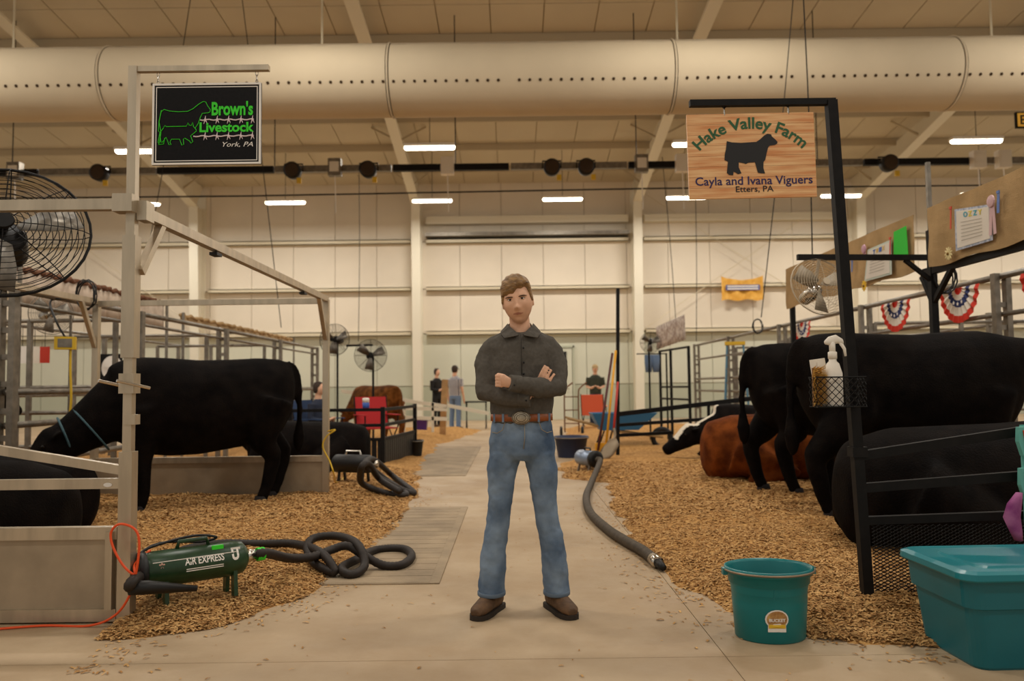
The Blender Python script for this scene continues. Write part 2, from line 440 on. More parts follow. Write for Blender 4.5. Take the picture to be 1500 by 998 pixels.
# ------------------------------------------------------------------ duct, lamps, rail
duct = tag(empty('air_duct', (0, 13.4, 6.40)), 'huge round tan fabric air duct spanning the hall', 'duct')
DR = .61
for k in range(-4, 5):
    x0 = k * 4.75 - 2.0
    MB().loft([((x0 + 4.75 * t / 8 , 0, .0), (0, DR * r, 0), (0, 0, DR * r)) for t, r in ((0.05, 1), (1, 1.004), (4, 1.0), (7, 1.004), (7.95, 1))], 40, False).build('duct_section', m_duct, duct, smooth=True)
    MB().tube([(x0, DR * 1.005 * math.cos(a), DR * 1.005 * math.sin(a)) for a in [i * math.pi / 20 for i in range(40)]], .018, 6, closed=True).build('seam_ring', m_duct, duct, smooth=True)
hb = MB()
for i in range(-110, 111):
    a = math.radians(180 + 22); y, z = math.cos(a) * DR * 1.006, math.sin(a) * DR * 1.006
    nrm = V((0, math.cos(a), math.sin(a))); t = V((0, -math.sin(a), math.cos(a)))
    if i % 28 == 0: continue
    hb.loft([(V((i * .172, y, z)) + nrm * o, (.026, 0, 0), t * .026) for o in (-.004, .003)], 10)
hb.build('air_hole', M('hole_dark', '#3a2712', .9), duct, kind='stuff')
db = MB()
for i in range(-30, 30):
    pts = [V((i * .62 + j * .062, math.cos(math.radians(180 - 50 - 6 * math.sin(j * .314) * rnd.uniform(.4, 1))) * DR * 1.008, 0)) for j in range(11)]
    for j, p in enumerate(pts): p.z = math.sqrt(max(0, (DR * 1.008) ** 2 - p.y ** 2))
    for j in range(10):
        a, b = pts[j], pts[j + 1]; k = len(db.v)
        db.v += [tuple(a), tuple(b), (b.x, -.05, DR * 1.01), (a.x, -.05, DR * 1.01)]; db.f.append((k, k+1, k+2, k+3))
db.build('dust_line', m_dust, duct, kind='stuff', fix=False)
for x in (-13.2, -8.5, -3.2, 2.9, 8.3, 13.0):
    MB().tube([(x, 0, DR), (x, 0, roofz(13.4) - 6.42)], .02, 6).build('hanger_rod', m_girt, duct)

def lamp(x, y, z, lab, grp, power=1.):
    t = empty('ceiling_lamp', (x, y, z), 0, lab, 'lamp', grp)
    MB().box((-.62, -.11, .02), (.62, .11, .09)).build('lamp_housing', m_white, t)
    b = MB().loft([((sx * .60, 0, .0), (0, .085 * r, 0), (0, 0, .055 * r)) for sx, r in ((-1.04, .3), (-1, .85), (-.97, 1), (.97, 1), (1, .85), (1.04, .3))], 14)
    b.build('lamp_lens', m_lens, t, smooth=True)
    MB().tube([(0, 0, .09), (0, 0, roofz(y) - z - .04)], .008, 5).build('hanger_wire', m_black, t)
    L = D.lights.new('lamp_light', 'AREA'); L.shape = 'RECTANGLE'; L.size = 1.2; L.size_y = .25; L.energy = LAMP_W * power; L.color = LAMP_COL
    lo = D.objects.new('lamp_light', L); COL.objects.link(lo); lo.parent = t; lo.location = (0, 0, -.08)
    return t
LZ = 7.0
for px in (-150, 205, 418, 633, 824, 1005, 1232, 1437, 1640):
    p = PY(px, 290, 24.75); lamp(p.x, 24.75, LZ, 'white linear lamp hanging close to the back wall', 'linear lamps near the wall')
for x in (-15.5, -9.0, -1.95, 4.6, 11.4, 17.5):
    lamp(x, 19.2, LZ, 'white linear lamp hanging just beyond the air duct', 'linear lamps beyond the duct')
for y, pw in ((10.5, 1.), (5.6, 1.), (-.5, .75)):  # last row added behind the camera, unseen, to light the young man's front
    for x in (-9.5, -3.2, 3.2, 9.5):
        lamp(x, y, 7.6, 'unseen white linear lamp high overhead', 'linear lamps over the stalls', pw)

rail = tag(empty('lighting_rail', (0, 17.4, 6.0)), 'long dark steel rail carrying stage lights beneath the duct', 'rail')
for k in range(-7, 7):
    MB().box((k * 2.6 + .02, -.06, -.07), (k * 2.6 + 2.58, .06, .07)).build('rail_section', m_galv if k % 2 == 0 else m_black, rail)  # alternating pale and black sections put the rail's bright reflections into its colour
for x in (-11, -5.2, -1.2, 2.8, 6.8, 12):
    MB().tube([(x, 0, .07), (x, 0, roofz(17.4) - 6.04)], .012, 5).build('hanger_rod', m_black, rail)
MB().tube([(-18, .5, -.42), (-6, .5, -.46), (3, .5, -.40), (18, .5, -.44)], .018, 6).build('feed_cable', m_black, rail)
def stage_light(px, py, lab):
    p = PY(px, py, 17.1)
    t = empty('stage_light', (p.x, 17.1, 6.0), 0, lab, 'stage light', 'round stage lights on the rail')
    MB().loft([((0, .16 - i * .32 / 3, -.13), (r, 0, 0), (0, 0, r)) for i, r in enumerate((.10, .17, .18, .18))], 20).build('light_body', m_blackp, t, smooth=True)
    MB().loft([((0, -.165, -.13), (.15, 0, 0), (0, 0, .15)), ((0, -.175, -.13), (.14, 0, 0), (0, 0, .14))], 20).build('light_lens', M('stage_lens', '#3a2c22', .15), t)
    MB().tube([(-.2, 0, -.13), (-.2, 0, .03), (.2, 0, .03), (.2, 0, -.13)], .018, 6).beam((0, 0, .03), (0, .25, .03), .05, .03).build('yoke', m_black, t)
    MB().box((.10, -.12, -.42), (.20, -.08, -.30)).build('tag_card', m_yellow, t)
for px, py in ((148, 250), (430, 245), (540, 243), (808, 238), (858, 239), (1300, 238)):
    stage_light(px, py, 'round black stage light hung from the long steel rail')
def rail_box(px, lab, m):
    p = PY(px, 240, 17.2)
    t = empty('junction_box', (p.x, 17.285, 5.98), 0, lab, 'box', 'boxes on the lighting rail')
    MB().box((-.14, -.12, -.18), (.14, .06, .2)).build('box_body', m, t)
    MB().box((-.10, -.135, -.10), (.10, -.12, .12)).build('box_face', m_white, t)
    MB().tube([(0, -.03, -.18), (0.02, -.03, -1.0)], .012, 5).build('drop_cord', m_white, t)
for px, m in ((20, m_galv), (490, m_galv), (655, m_white), (940, m_galv), (1000, m_white), (1435, m_white), (1472, m_white)):
    rail_box(px, 'white faced junction box clamped to the lighting rail' if m is m_white else 'grey junction box clamped to the lighting rail', m)

def wire(pts, lab, r=.006):
    return tag(MB().tube(smooth_path(pts, 4), r, 5).build('hanging_cable', m_black), lab, 'cable', 'thin cables hanging from the roof')
for (a, b, y) in (((350, -40), (412, 480), 14.8), ((285, -40), (215, 380), 15.2), ((1165, -40), (1115, 465), 12.3), ((1175, -40), (1190, 380), 9.6),
                  ((526, 250), (525, 500), 20), ((970, 230), (990, 470), 18.2), ((1018, 250), (1020, 500), 18.4)):
    p = PY(*a, y); q = PY(*b, y); wire([p, (p + q) / 2 + V((.02, 0, -.05)), q], 'thin dark cable hanging from the roof to the stalls', .008)
# exit sign
p = PY(1497, 177, 16.5)
t = empty('exit_sign', p, 0, 'amber edged exit sign hanging from the roof', 'sign')
MB().box((-.14, -.03, -.16), (.6, .03, .18)).build('sign_case', m_black, t)
MB().box((-.11, -.04, -.13), (.57, -.03, .15)).build('sign_face', M('exit_face', '#d9a23c', .5, emit=.3), t)
text_fit('EXIT', -.06, .52, -.09, .11, m_blackp, t, y=-.042, bold=.02)
MB().tube([(.23, 0, .18), (.23, 0, roofz(16.5) - p.z - .04)], .012, 5).build('hanger_rod', m_black, t)
# banner on the wall
a, b = PY(1057, 440, WY - .28), PY(1117, 404, WY - .28)
t = empty('wall_banner', ((a.x + b.x) / 2, WY - .28, a.z), 0, 'sagging orange banner with blue stripe on the far wall', 'banner')
hw, hh = (b.x - a.x) / 2, b.z - a.z
mb = MB(); N = 24
for i in range(N + 1):
    u = -1 + 2 * i / N
    for j in range(7):
        w = j / 6; mb.v.append((u * hw, .05 * math.sin(u * 9 + w * 2), hh * w - (1 - u * u) * .14 * w + .03 * math.sin(u * 7) * (1 - w)))
for i in range(N):
    for j in range(6): q = i * 7 + j; mb.f.append((q, q + 7, q + 8, q + 1))
mb.build('banner_cloth', M('banner_orange', '#d89a34', .8, col2='#e8b458', scale=5), t, smooth=True, fix=False)
MB().box((-hw * .8, -.075, hh * .40), (hw * .82, -.06, hh * .62)).build('banner_stripe', M('banner_blue', '#3a4f94', .7), t)
for q, w in ((.53, .10), (.43, .09)):
    MB().box((-hw * .74, -.085, hh * q), (hw * .75, -.078, hh * (q + .055))).build('banner_lettering', m_white, t)
# ================================================================== STALL FRAMES, SIGNS, STEEL ROWS
FY = 4.03                                       # front plane of the aluminium stall
def fx(px, py, y=FY): return PY(px, py, y)
st = empty('cattle_stall', (-1.93, FY, 0), 0, 'brushed aluminium show stall frame with low solid panels around the black cattle', 'stall')
def part(mb, name, m, par, smooth=False):       # build in world space, then make the part local to its thing
    o = mb.build(name, m, par, smooth)
    inv = par.matrix_basis.inverted()
    o.data.transform(inv); return o
P0 = V((-1.93, FY, 0)); XB = -4.25; YB = 8.15; XR = -1.9
zt = PY(190, 300, FY).z; zb = .47
ztop = PY(300, 101, FY).z
# corner posts (telescoping)
part(MB().cbox((-1.93, FY, .42), (.066, .066, .84)), 'post_sleeve', m_alu, st); part(MB().cbox((-1.93, FY, 1.62), (.066, .066, .62)), 'post_sleeve', m_alu, st)
part(MB().cbox((-1.93, FY, (ztop + .014) / 2), (.044, .044, ztop + .014)), 'post', m_alu, st)
part(MB().cbox((XR, YB, 1.03), (.06, .06, 2.06)), 'post', m_alu, st)
part(MB().cbox((XB, YB, 1.03), (.06, .06, 2.06)), 'post', m_alu, st)
part(MB().cbox((XB - .2, FY, 1.03), (.06, .06, 2.06)), 'post', m_alu, st)
# top rails
part(MB().beam((-1.96, FY, zt), (XB - .2, FY, zt), .05, .055), 'top_rail', m_alu, st)
part(MB().beam((XR, FY, zt - .03), (XR, YB, zt - .03), .05, .055), 'top_rail', m_alu, st)
part(MB().beam((XR, YB, zt - .05), (XB, YB, zt - .05), .05, .055), 'top_rail', m_alu, st)
part(MB().beam((XB - .1, FY, zt - .03), (XB, YB, zt - .03), .05, .055), 'top_rail', m_alu, st)
for a, b in (((XR, FY + .03, 1.75), (XR, FY + .28, zt - .04)), ((XR, YB - .03, 1.65), (XR - .0, YB - .3, zt - .05)), ((XB, YB - .03, 1.6), (XB, YB - .3, zt - .05))):
    part(MB().beam(a, b, .04, .04), 'corner_brace', m_alu, st)
part(MB().cbox((-1.955, FY - .02, zt), (.10, .08, .09)), 'rail_clamp', m_alu, st)
part(MB().cbox((-1.88, FY + .04, zt - .03), (.05, .09, .10)), 'rail_clamp', m_alu, st)
# front rails: one sloping tie rail, one level rail, panel
a, b = fx(-120, 640), fx(181, 689); part(MB().beam(a, b, .04, .045), 'tie_rail', m_alu, st)
a, b = fx(-120, 712), fx(181, 708); part(MB().beam(a, b, .04, .05), 'front_rail', m_alu, st)
p = fx(161, 710); o = part(MB().loft([(p + V((0, -.022, 0)), (.022, 0, 0), (0, 0, .011)), (p + V((0, -.024, 0)), (.02, 0, 0), (0, 0, .01))], 16), 'maker_badge', M('badge_white', '#d8d2ca', .4), st)
def panel(x0, y0, x1, y1):
    part(MB().beam((x0, y0, .24), (x1, y1, .24), .012, .40), 'panel_sheet', m_alup, st)
    part(MB().beam((x0, y0, zb - .03), (x1, y1, zb - .03), .05, .06), 'panel_rail', m_alu, st)
    part(MB().beam((x0, y0, .04), (x1, y1, .04), .05, .06), 'panel_rail', m_alu, st)
panel(-1.97, FY, XB - .2, FY); panel(XR - .03, YB, XB, YB); panel(XB - .05, FY, XB, YB)
part(MB().beam((-2.0, FY - .02, .07), (-2.0, FY - .02, .45), .035, .05), 'panel_stile', m_alu, st)
# tie pins on the post
for dz, dx in ((.0, -.05), (.0, .05)):
    p = fx(191 + dx * 260, 566); part(MB().tube([p + V((-.07, -.09, .028)), p + V((.045, .02, -.01))], .008, 8), 'tie_pin', m_chrome, st)
part(MB().cbox(fx(190, 562) + V((0, -.002, 0)), (.075, .075, .10)), 'tie_bracket', m_alu, st)
part(MB().cbox((-1.915, FY - .001, 1.0), (.058, .055, .05)), 'post_collar', m_alu, st)
# hooks under the side rail
for px, py in ((316, 373), (444, 430)):
    p = PX(px, py, XR); part(MB().cbox(p + V((0, 0, -.0)), (.05, .09, .02)).tube([p, p + V((0, 0, .06))], .008, 6), 'hook', m_blackp, st)
# sign arm
part(MB().beam((-1.95, FY, ztop), (-1.235, FY, ztop), .032, .028), 'sign_arm', m_alu, st)

def Smat(col, **k): return M('sign_' + col.strip('#'), col, .5, **k)
m_lime = Smat('#35d41e'); m_pink = Smat('#e6d3d3'); m_signw = Smat('#e9e2d8')
# ---- black farm sign
tl, br = fx(224, 123), fx(382, 240)
W, H = br.x - tl.x, tl.z - br.z
sg = empty('hanging_sign', (tl.x, FY, br.z), 0, 'black farm sign with lime green lettering and barbed wire under aluminium arm', 'sign')
MB().box((0, 0, 0), (W, .012, H)).build('sign_board', M('sign_black', '#0f0c0b', .4, var=.3, scale=60, spec=.15), sg)
def frame(x0, x1, z0, z1, w, y, m, nm):
    MB().box((x0, y, z0), (x1, 0, z0 + w)).box((x0, y, z1 - w), (x1, 0, z1)).box((x0, y, z0 + w), (x0 + w, 0, z1 - w)).box((x1 - w, y, z0 + w), (x1, 0, z1 - w)).build(nm, m, sg)
frame(0, W, 0, H, .010, -.004, m_signw, 'sign_edge'); frame(.018, W - .018, .018, H - .018, .004, -.002, m_signw, 'sign_border')
def sx(u): return (u - 55) / (1195 - 55) * W
def sz(v): return (920 - v) / (920 - 85) * H
slab = dict(bold=.03)
text_fit("Brown's", sx(678), sx(1112), sz(422), sz(275), m_lime, sg, y=-.003, **slab)
text_fit("Livestock", sx(552), sx(1122), sz(592), sz(490), m_lime, sg, y=-.003, **slab)
text_fit("York, PA", sx(795), sx(1114), sz(750), sz(694), m_signw, sg, y=-.003, shear=.3)
def outline(pts, m, nm, r=.0018, closed=False):
    MB().tube([(sx(u), -.003, sz(v)) for u, v in pts], r, 5, closed=closed).build(nm, m, sg)
outline([(130,700),(120,690),(140,585),(122,575),(128,470),(150,375),(178,352),(240,370),(330,378),(425,375),(480,350),(545,300),(590,275),(615,280),(635,320),(665,360),(660,385),(640,392),(580,398),(560,440),(540,500),(505,552)], m_lime, 'steer_outline')
outline([(150,360),(128,480),(150,590),(135,690),(125,712),(178,708),(190,650),(205,640)], m_lime, 'steer_outline')
outline([(178,535),(190,518),(205,530),(415,528),(432,492),(445,518),(465,522),(480,490),(488,530),(515,560),(522,578),(470,620),(460,625),(485,690),(465,702),(450,680),(400,650),(385,660),(390,715),(370,722),(345,660),(260,660),(245,690),(258,715),(235,715),(205,640),(165,690),(150,690),(138,590),(178,540)], m_lime, 'pig_outline')
for v0, u0 in ((465, 560), (632, 490)):
    mb = MB(); u1 = 1120
    mb.tube([(sx(u0 + (u1 - u0) * i / 24), -.003, sz(v0 + 5 * math.sin(i * 1.3))) for i in range(25)], .0034, 5)
    for u in (610, 735, 855, 985, 1105):
        mb.tube([(sx(u - 12), -.004, sz(v0 + 42)), (sx(u), -.004, sz(v0)), (sx(u + 6), -.004, sz(v0 - 42))], [.001, .004, .001], 5)
        mb.tube([(sx(u + 22), -.004, sz(v0 + 35)), (sx(u + 4), -.004, sz(v0))], [.001, .004], 5)
    mb.build('barbed_wire', m_pink, sg)
def chain(par, x, z0, z1, y=.005):
    n = 3
    for i in range(n):
        z = z0 + (z1 - z0) * (i + .5) / n; h = (z1 - z0) / n * .62
        MB().tube([(x + math.cos(a) * .007 * (i % 2 == 0), y + math.cos(a) * .007 * (i % 2), z + math.sin(a) * h) for a in [k * math.pi / 6 for k in range(12)]], .0022, 5, closed=True).build('hook_link', m_chrome, par)
chain(sg, .025, H - .008, ztop - .012 - br.z); chain(sg, W - .025, H - .008, ztop - .012 - br.z)

# ---- black leaning sign post with gate (right)
GY = 4.03
pb, pt = PY(1272, 893, GY), PY(1217, 148, GY)
gp = empty('sign_post_gate', (pb.x, GY, 0), 0, 'leaning black steel post with sign arm and three rail gate with expanded mesh', 'gate')
part(MB().beam(pb, pt + V((0, 0, .0)), .05, .05, (0, 1, 0)), 'post', m_black, gp)
pl = PY(1010, 152, GY)
part(MB().beam(pt + V((.02, 0, -.005)), pl, .035, .032), 'sign_arm', m_black, gp)
part(MB().cbox(PY(1256, 662, GY), (.075, .07, .05)), 'post_collar', m_black, gp)
for (a, b, w) in (((1258, 668), (1560, 622), .045), ((1264, 715), (1560, 692), .045), ((1266, 763), (1560, 752), .04)):
    part(MB().beam(PY(*a, GY), PY(*b, GY - .02), .035, w), 'gate_rail', m_black, gp)
part(MB().beam(PY(1275, 890, GY) , PY(1560, 893, GY - .02), .035, .035), 'gate_rail', m_black, gp)
mb = MB(); A = PY(1277, 770, GY); B = PY(1545, 884, GY)
w_, h_ = B.x - A.x, A.z - B.z; stp = .034
k = -int(h_ / (stp * .5)) - 1
while k * stp < w_:
    for sgn in (1, -1):
        x0 = k * stp; z0 = 0; x1 = x0 + h_ * 2.; z1 = h_
        # clip to the panel
        ta = max(0, (0 - x0) / (x1 - x0)); tb = min(1, (w_ - x0) / (x1 - x0))
        if tb > ta:
            q = [(x0 + (x1 - x0) * t, (z0 + (z1 - z0) * t)) for t in (ta, tb)]
            if sgn < 0: q = [(x, h_ - z) for x, z in q]
            mb.beam((A.x + q[0][0], GY, B.z + q[0][1]), (A.x + q[1][0], GY, B.z + q[1][1]), .004, .004)
    k += 1
o = part(mb, 'expanded_mesh', m_black, gp); o['kind'] = 'stuff'
# ---- wooden farm sign
c0 = PY(1010, 292, GY); c1 = PY(1197, 288, GY); c2 = PY(1006, 168, GY)
tilt = math.atan2(c1.z - c0.z, c1.x - c0.x); W2 = (c1 - c0).length; H2 = (c2 - c0).length
ws = empty('hanging_sign', c0, 0, 'light wood plank farm sign with black steer silhouette and arched green lettering', 'sign'); ws.rotation_euler = (0, -tilt, 0)
m_ply = M('sign_wood', '#eabd86', .45, col2='#cf8a52', scale=6, stretch=(.6, 1, 9), bump=.1, bscale=8)
for i in range(8):
    MB().box((0, 0, H2 * i / 8 + .0006), (W2, .014, H2 * (i + 1) / 8 - .0006)).build('sign_plank', m_ply, ws)
def wx(u): return (u - 60) / (1210 - 60) * W2
def wz(v): return (945 - v) / (945 - 180) * H2
steer = [(415,430),(460,442),(540,448),(680,442),(715,420),(755,385),(785,370),(818,378),(822,395),(850,420),(872,445),(868,462),(845,473),(800,478),(785,495),(770,545),(755,605),(738,625),(735,680),(748,728),(715,726),(685,720),(675,680),(662,625),(600,628),(580,640),(555,630),(515,622),(512,665),(535,722),(505,730),(485,715),(466,705),(460,738),(425,735),(405,718),(418,615),(388,600),(392,550),(405,500)]
MB().poly([(wx(u), wz(v)) for u, v in steer], .002).xf(Matrix.Translation((0, -.003, 0))).build('steer_silhouette', M('sign_ink', '#1c1815', .35), ws)
m_gink = M('ink_green', '#2a5a34', .5); m_pink2 = M('ink_purple', '#2c1f52', .5)
text_fit('Cayla and Ivana Viguers', wx(118), wx(1175), wz(850), wz(750), m_pink2, ws, y=-.002, bold=.012)
text_fit('Etters, PA', wx(480), wx(820), wz(900), wz(838), M('ink_black', '#221c1a', .5), ws, y=-.002, bold=.01)
me = text_mesh('Hake Valley Farm', bold=.022)                  # lettering bent on an arch
xs = [v.co.x for v in me.vertices]; tw = max(xs) - min(xs); x_0 = min(xs)
Rarc = wx(1105) * .62; half = math.asin(min(.98, (wx(1090) - wx(165)) / 2 / Rarc)); sc_ = 2 * half * Rarc / tw
cxm = (wx(1110) + wx(150)) / 2; czm = wz(318) - Rarc
for v in me.vertices:
    a = (v.co.x - x_0) / tw * 2 * half - half; r = Rarc + v.co.y * sc_
    v.co = (cxm + math.sin(a) * r, -.002, czm + math.cos(a) * r)
mobj('lettering', me, m_gink, ws)
for u in (405, 985):
    x = wx(u); zc = PY(1010 + (u - 60) * .163, 152, GY).z
    MB().tube([(x + .012 * math.cos(a), .006, H2 + .052 + .02 * math.sin(a)) for a in [k * math.pi / 6 for k in range(12)]], .003, 5, closed=True).build('hook_link', m_black, ws)
    MB().tube([(x, .006 + .007 * math.cos(a), H2 + .012 + .025 * math.sin(a)) for a in [k * math.pi / 6 for k in range(12)]], .003, 5, closed=True).build('hook_link', m_chrome, ws)

# ---- galvanised tie rows
def tie_row(x, posts, ztop, lab, rails, twin=True):
    t = empty('tie_rail_fence', (x, posts[0], 0), 0, lab, 'fence')
    for y in posts:
        for dx in ((-.06, .06) if twin else (0,)):
            part(MB().cbox((x + dx, y, ztop / 2), (.055, .08, ztop)), 'upright', m_galv, t)
        if twin:
            for i in range(7): part(MB().cbox((x, y, .5 + i * .24), (.07, .05, .05)), 'spacer', m_galv, t)
    for z, r in rails:
        for y0, y1 in zip(posts, posts[1:]):
            part(MB().tube([(x, y0, z), (x, y1, z)], r, 8), 'rail', m_galv, t, True)
    return t
tie_row(-4.5, [7.1, 9.55, 12.4, 15.3, 18.2], 2.1, 'grey galvanised tie rail fence behind the aluminium stall', ((2.08, .03), (1.95, .02), (1.15, .03), (.85, .03), (.5, .03)))
tie_row(5.15, [6.3, 8.36, 11.6, 15.2, 18.8, 22.3], 2.27, 'grey galvanised tie rail fence at the heads of the standing black cattle', ((2.24, .034), (1.84, .026), (1.30, .03), (.98, .03), (.6, .03)))
tie_row(-6.9, [7.5, 10.5, 13.5, 16.5], 2.1, 'second galvanised fence row beyond the black cow in the pen', ((2.08, .025), (1.1, .025), (.7, .025)), False)
tie_row(7.9, [9.6, 13.2, 16.8, 20.4, 24], 2.27, 'second galvanised fence row under the striped bunting', ((2.06, .025), (1.5, .02), (1.1, .025), (.7, .025)), False)
def cross(xa, xb, y, zs, lab):
    t = empty('stall_divider', (xa, y, 0), 0, lab, 'fence', 'pipe dividers between the stalls')
    for z in zs: part(MB().tube([(xa, y, z), (xb, y, z)], .025, 8), 'rail', m_galv, t, True)
    for x in (xa, (xa + xb) / 2, xb): part(MB().cbox((x, y, max(zs) / 2), (.05, .05, max(zs))), 'upright', m_galv, t)
for y in (9.55, 12.4, 15.3): cross(-6.8, -4.75, y, (2.0, 1.2, .9, .5), 'grey pipe divider between pens on the aluminium stall side')
for y in (11.6, 15.2, 18.8): cross(5.28, 7.8, y, (2.0, 1.25, .9, .5), 'grey pipe divider between pens on the bunting side')
# low pipe gate in front of the pen, by the yellow cord
t = empty('pipe_gate', (-5.2, 6.6, 0), 0, 'grey pipe gate behind the lying black cattle', 'gate')
for z in (1.22, .93, .70, .55): part(MB().tube([(-6.8, 6.75, z), (-4.75, 6.75, z)], .028, 8), 'rail', m_galv, t, True)
for x, y in ((-6.8, 6.75), (-4.78, 6.75)): part(MB().cbox((x, y, .65), (.05, .05, 1.3)), 'upright', m_galv, t)

# ---- black frame with burlap on the right
BX = 3.80; FYP = 7.22
bf = empty('banner_frame', (BX, FYP, 0), 0, 'black steel frame holding burlap banners above the cattle', 'frame')
for y, h in ((FYP, 2.52), (10.85, 2.2)): part(MB().cbox((BX + .03, y, h / 2), (.06, .06, h)), 'post', m_black, bf)
part(MB().cbox((BX + .03, FYP, 2.75), (.035, .035, .8)), 'mast', m_galv, bf)
part(MB().beam((BX + .03, FYP + .13, 2.15), (BX + .03, 5.1, 2.15), .05, .065), 'bottom_bar', m_black, bf)
part(MB().beam((BX + .03, FYP, 1.85), (BX + .03, FYP - .33, 2.13), .04, .04), 'brace', m_black, bf)
part(MB().beam((BX + .03, FYP, 1.85), (BX + .03, FYP + .18, 2.12), .04, .04), 'brace', m_black, bf)
part(MB().beam((BX + .05, FYP, 2.27), (2.59, FYP - .05, 2.28), .045, .05), 'fan_arm', m_black, bf)
part(MB().beam((BX + .03, FYP, 2.05), (BX - .22, FYP - .01, 2.25), .035, .035), 'brace', m_black, bf)
m_burlap = M('burlap', '#ad8f66', .95, var=.10, scale=5, bump=.3, bscale=120, spec=.05)
def burlap(y0, y1, lab):
    mb = MB(); n = 26
    for i in range(n + 1):
        y = y0 + (y1 - y0) * i / n
        for j in range(9):
            w = j / 8; mb.v.append((BX - .03 + .007 * math.sin(y * 5 + w * 2) + .004 * math.sin(y * 13 + w * 5), y + .01 * math.sin(w * 9), 2.165 + w * .54 + (.012 * math.sin(y * 8) if j == 0 else 0)))
    for i in range(n):
        for j in range(8): q = i * 9 + j; mb.f.append((q, q + 9, q + 10, q + 1))
    o = mb.build('burlap_banner', m_burlap, None, False, fix=False)
    s = o.modifiers.new('t', 'SOLIDIFY'); s.thickness = .006
    return tag(o, lab, 'banner')
burlap(5.05, 7.13, 'brown burlap banner with the large framed white poster'); burlap(7.4, 10.88, 'brown burlap banner with a green sheet, behind the wire fan')
m_paper = M('paper', '#ddd3c4', .8); m_pap2 = M('paper_border', '#8a93a8', .8, col2='#c8ccd4', scale=30)
def on_burlap(px, py): return PX(px, py, BX - .07)
def sheet(c, name, m, lab, cat, border=None, word=None, cols=None):
    """c: four pixel corners tl tr br bl"""
    q = [on_burlap(*p) for p in c]; t = empty(name, q[3], 0, lab, cat)
    def quad(q, dx, m, nm, th=.004):
        vs = [p + V((dx, 0, 0)) for p in q] + [p + V((dx + th, 0, 0)) for p in q]
        return part(MB().add(vs, [(0,1,2,3),(7,6,5,4),(0,4,5,1),(1,5,6,2),(2,6,7,3),(3,7,4,0)]), nm, m, t)
    if border:
        quad(q, 0, border, 'poster_border'); cc = sum(q, V()) / 4; q2 = [cc + (p - cc) * .88 for p in q]; quad(q2, -.004, m, 'poster_sheet')
    else: quad(q, 0, m, 'poster_sheet'); q2 = q
    if word:
        tl, tr, br_, bl = q2
        for i, ch in enumerate(word):
            me = text_mesh(ch, bold=.04); xs = [v.co.x for v in me.vertices]; ys = [v.co.y for v in me.vertices]
            u0 = .24 + .15 * i
            for v in me.vertices:
                u = u0 + .13 * (v.co.x - min(xs)) / (max(xs) - min(xs)); w = .80 + .16 * (v.co.y - min(ys)) / (max(ys) - min(ys))
                p = (bl * (1 - u) + br_ * u) * (1 - w) + (tl * (1 - u) + tr * u) * w
                v.co = p + V((-.007, 0, 0)) - t.location
            mobj('letter', me, cols[i % len(cols)], t)
        for r_ in range(6):
            w = .68 - .1 * r_
            pa = (bl * .85 + br_ * .15) * (1 - w) + (tl * .85 + tr * .15) * w; pb_ = (bl * .2 + br_ * .8) * (1 - w) + (tl * .2 + tr * .8) * w
            part(MB().beam(pa + V((-.0065, 0, 0)), pb_ + V((-.0065, 0, 0)), .001, .006), 'text_line', M('pencil', '#b5ab9d', .9), t)
    return t
lc = [M('letter_teal', '#3a9aa8', .6), M('letter_yellow', '#d8c23a', .6)]; lb = [M('letter_blue', '#3c62b0', .6), M('letter_gold', '#d8b03a', .6)]
sheet([(1398, 307), (1452, 299), (1454, 352), (1400, 368)], 'poster', m_paper, 'white poster with blue patterned border on burlap', 'poster', m_pap2, 'OZZY', lc)
sheet([(1271, 366), (1305, 351), (1306, 402), (1266, 413)], 'poster', m_paper, 'smaller white poster with coloured letters beside the green sheet', 'poster', M('paper_pale', '#c2cbbd', .8), 'TWIX', lb)
sheet([(1309, 340), (1327, 331), (1330, 373), (1309, 373)], 'green_sheet', M('green_paper', '#2fbf32', .7), 'bright green sheet of paper on burlap banner', 'paper')
def ribbon(px, py, col, lab, ln=.14, w=.03, ros=False):
    p = on_burlap(px, py) + V((-.012, 0, 0)); t = empty('prize_ribbon', p, 0, lab, 'ribbon'); m = M('ribbon_' + col.strip('#'), col, .5)
    if ros:
        MB().loft([((-.004 - .01 * k, 0, 0), (0, r, 0), (0, 0, r)) for k, r in ((0, .05), (1, .045), (1.4, .02))], 14).build('rosette', m, t)
        for s in (-1, 1): MB().beam((0, s * .012, -.03), (-.004, s * .03, -ln), .003, w, (0, 1, .2)).build('streamer', m, t)
    else:
        MB().beam((0, 0, .02), (-.004, .01, -ln), w, .004, (1, 0, 0)).build('streamer', m, t); MB().cbox((-.003, 0, .02), (.008, .034, .02)).build('clip', m, t)
ribbon(1395, 308, '#c8401e', 'thin red ribbon left of the framed white poster', .16, .018); ribbon(1306, 352, '#c8381e', 'thin red ribbon beside the bright green sheet', .14, .018)
ribbon(1455, 295, '#c9a3a3', 'pale pink rosette ribbon at the corner of the white poster', .26, .035, True); ribbon(1465, 285, '#5b76b0', 'blue ribbon next to the pale pink rosette', .14, .03)
ribbon(1250, 385, '#5b70a8', 'small blue ribbon on burlap near the fan', .1, .03); ribbon(1268, 365, '#b98a9a', 'mauve rosette ribbon above the smaller white poster', .1, .02, True)
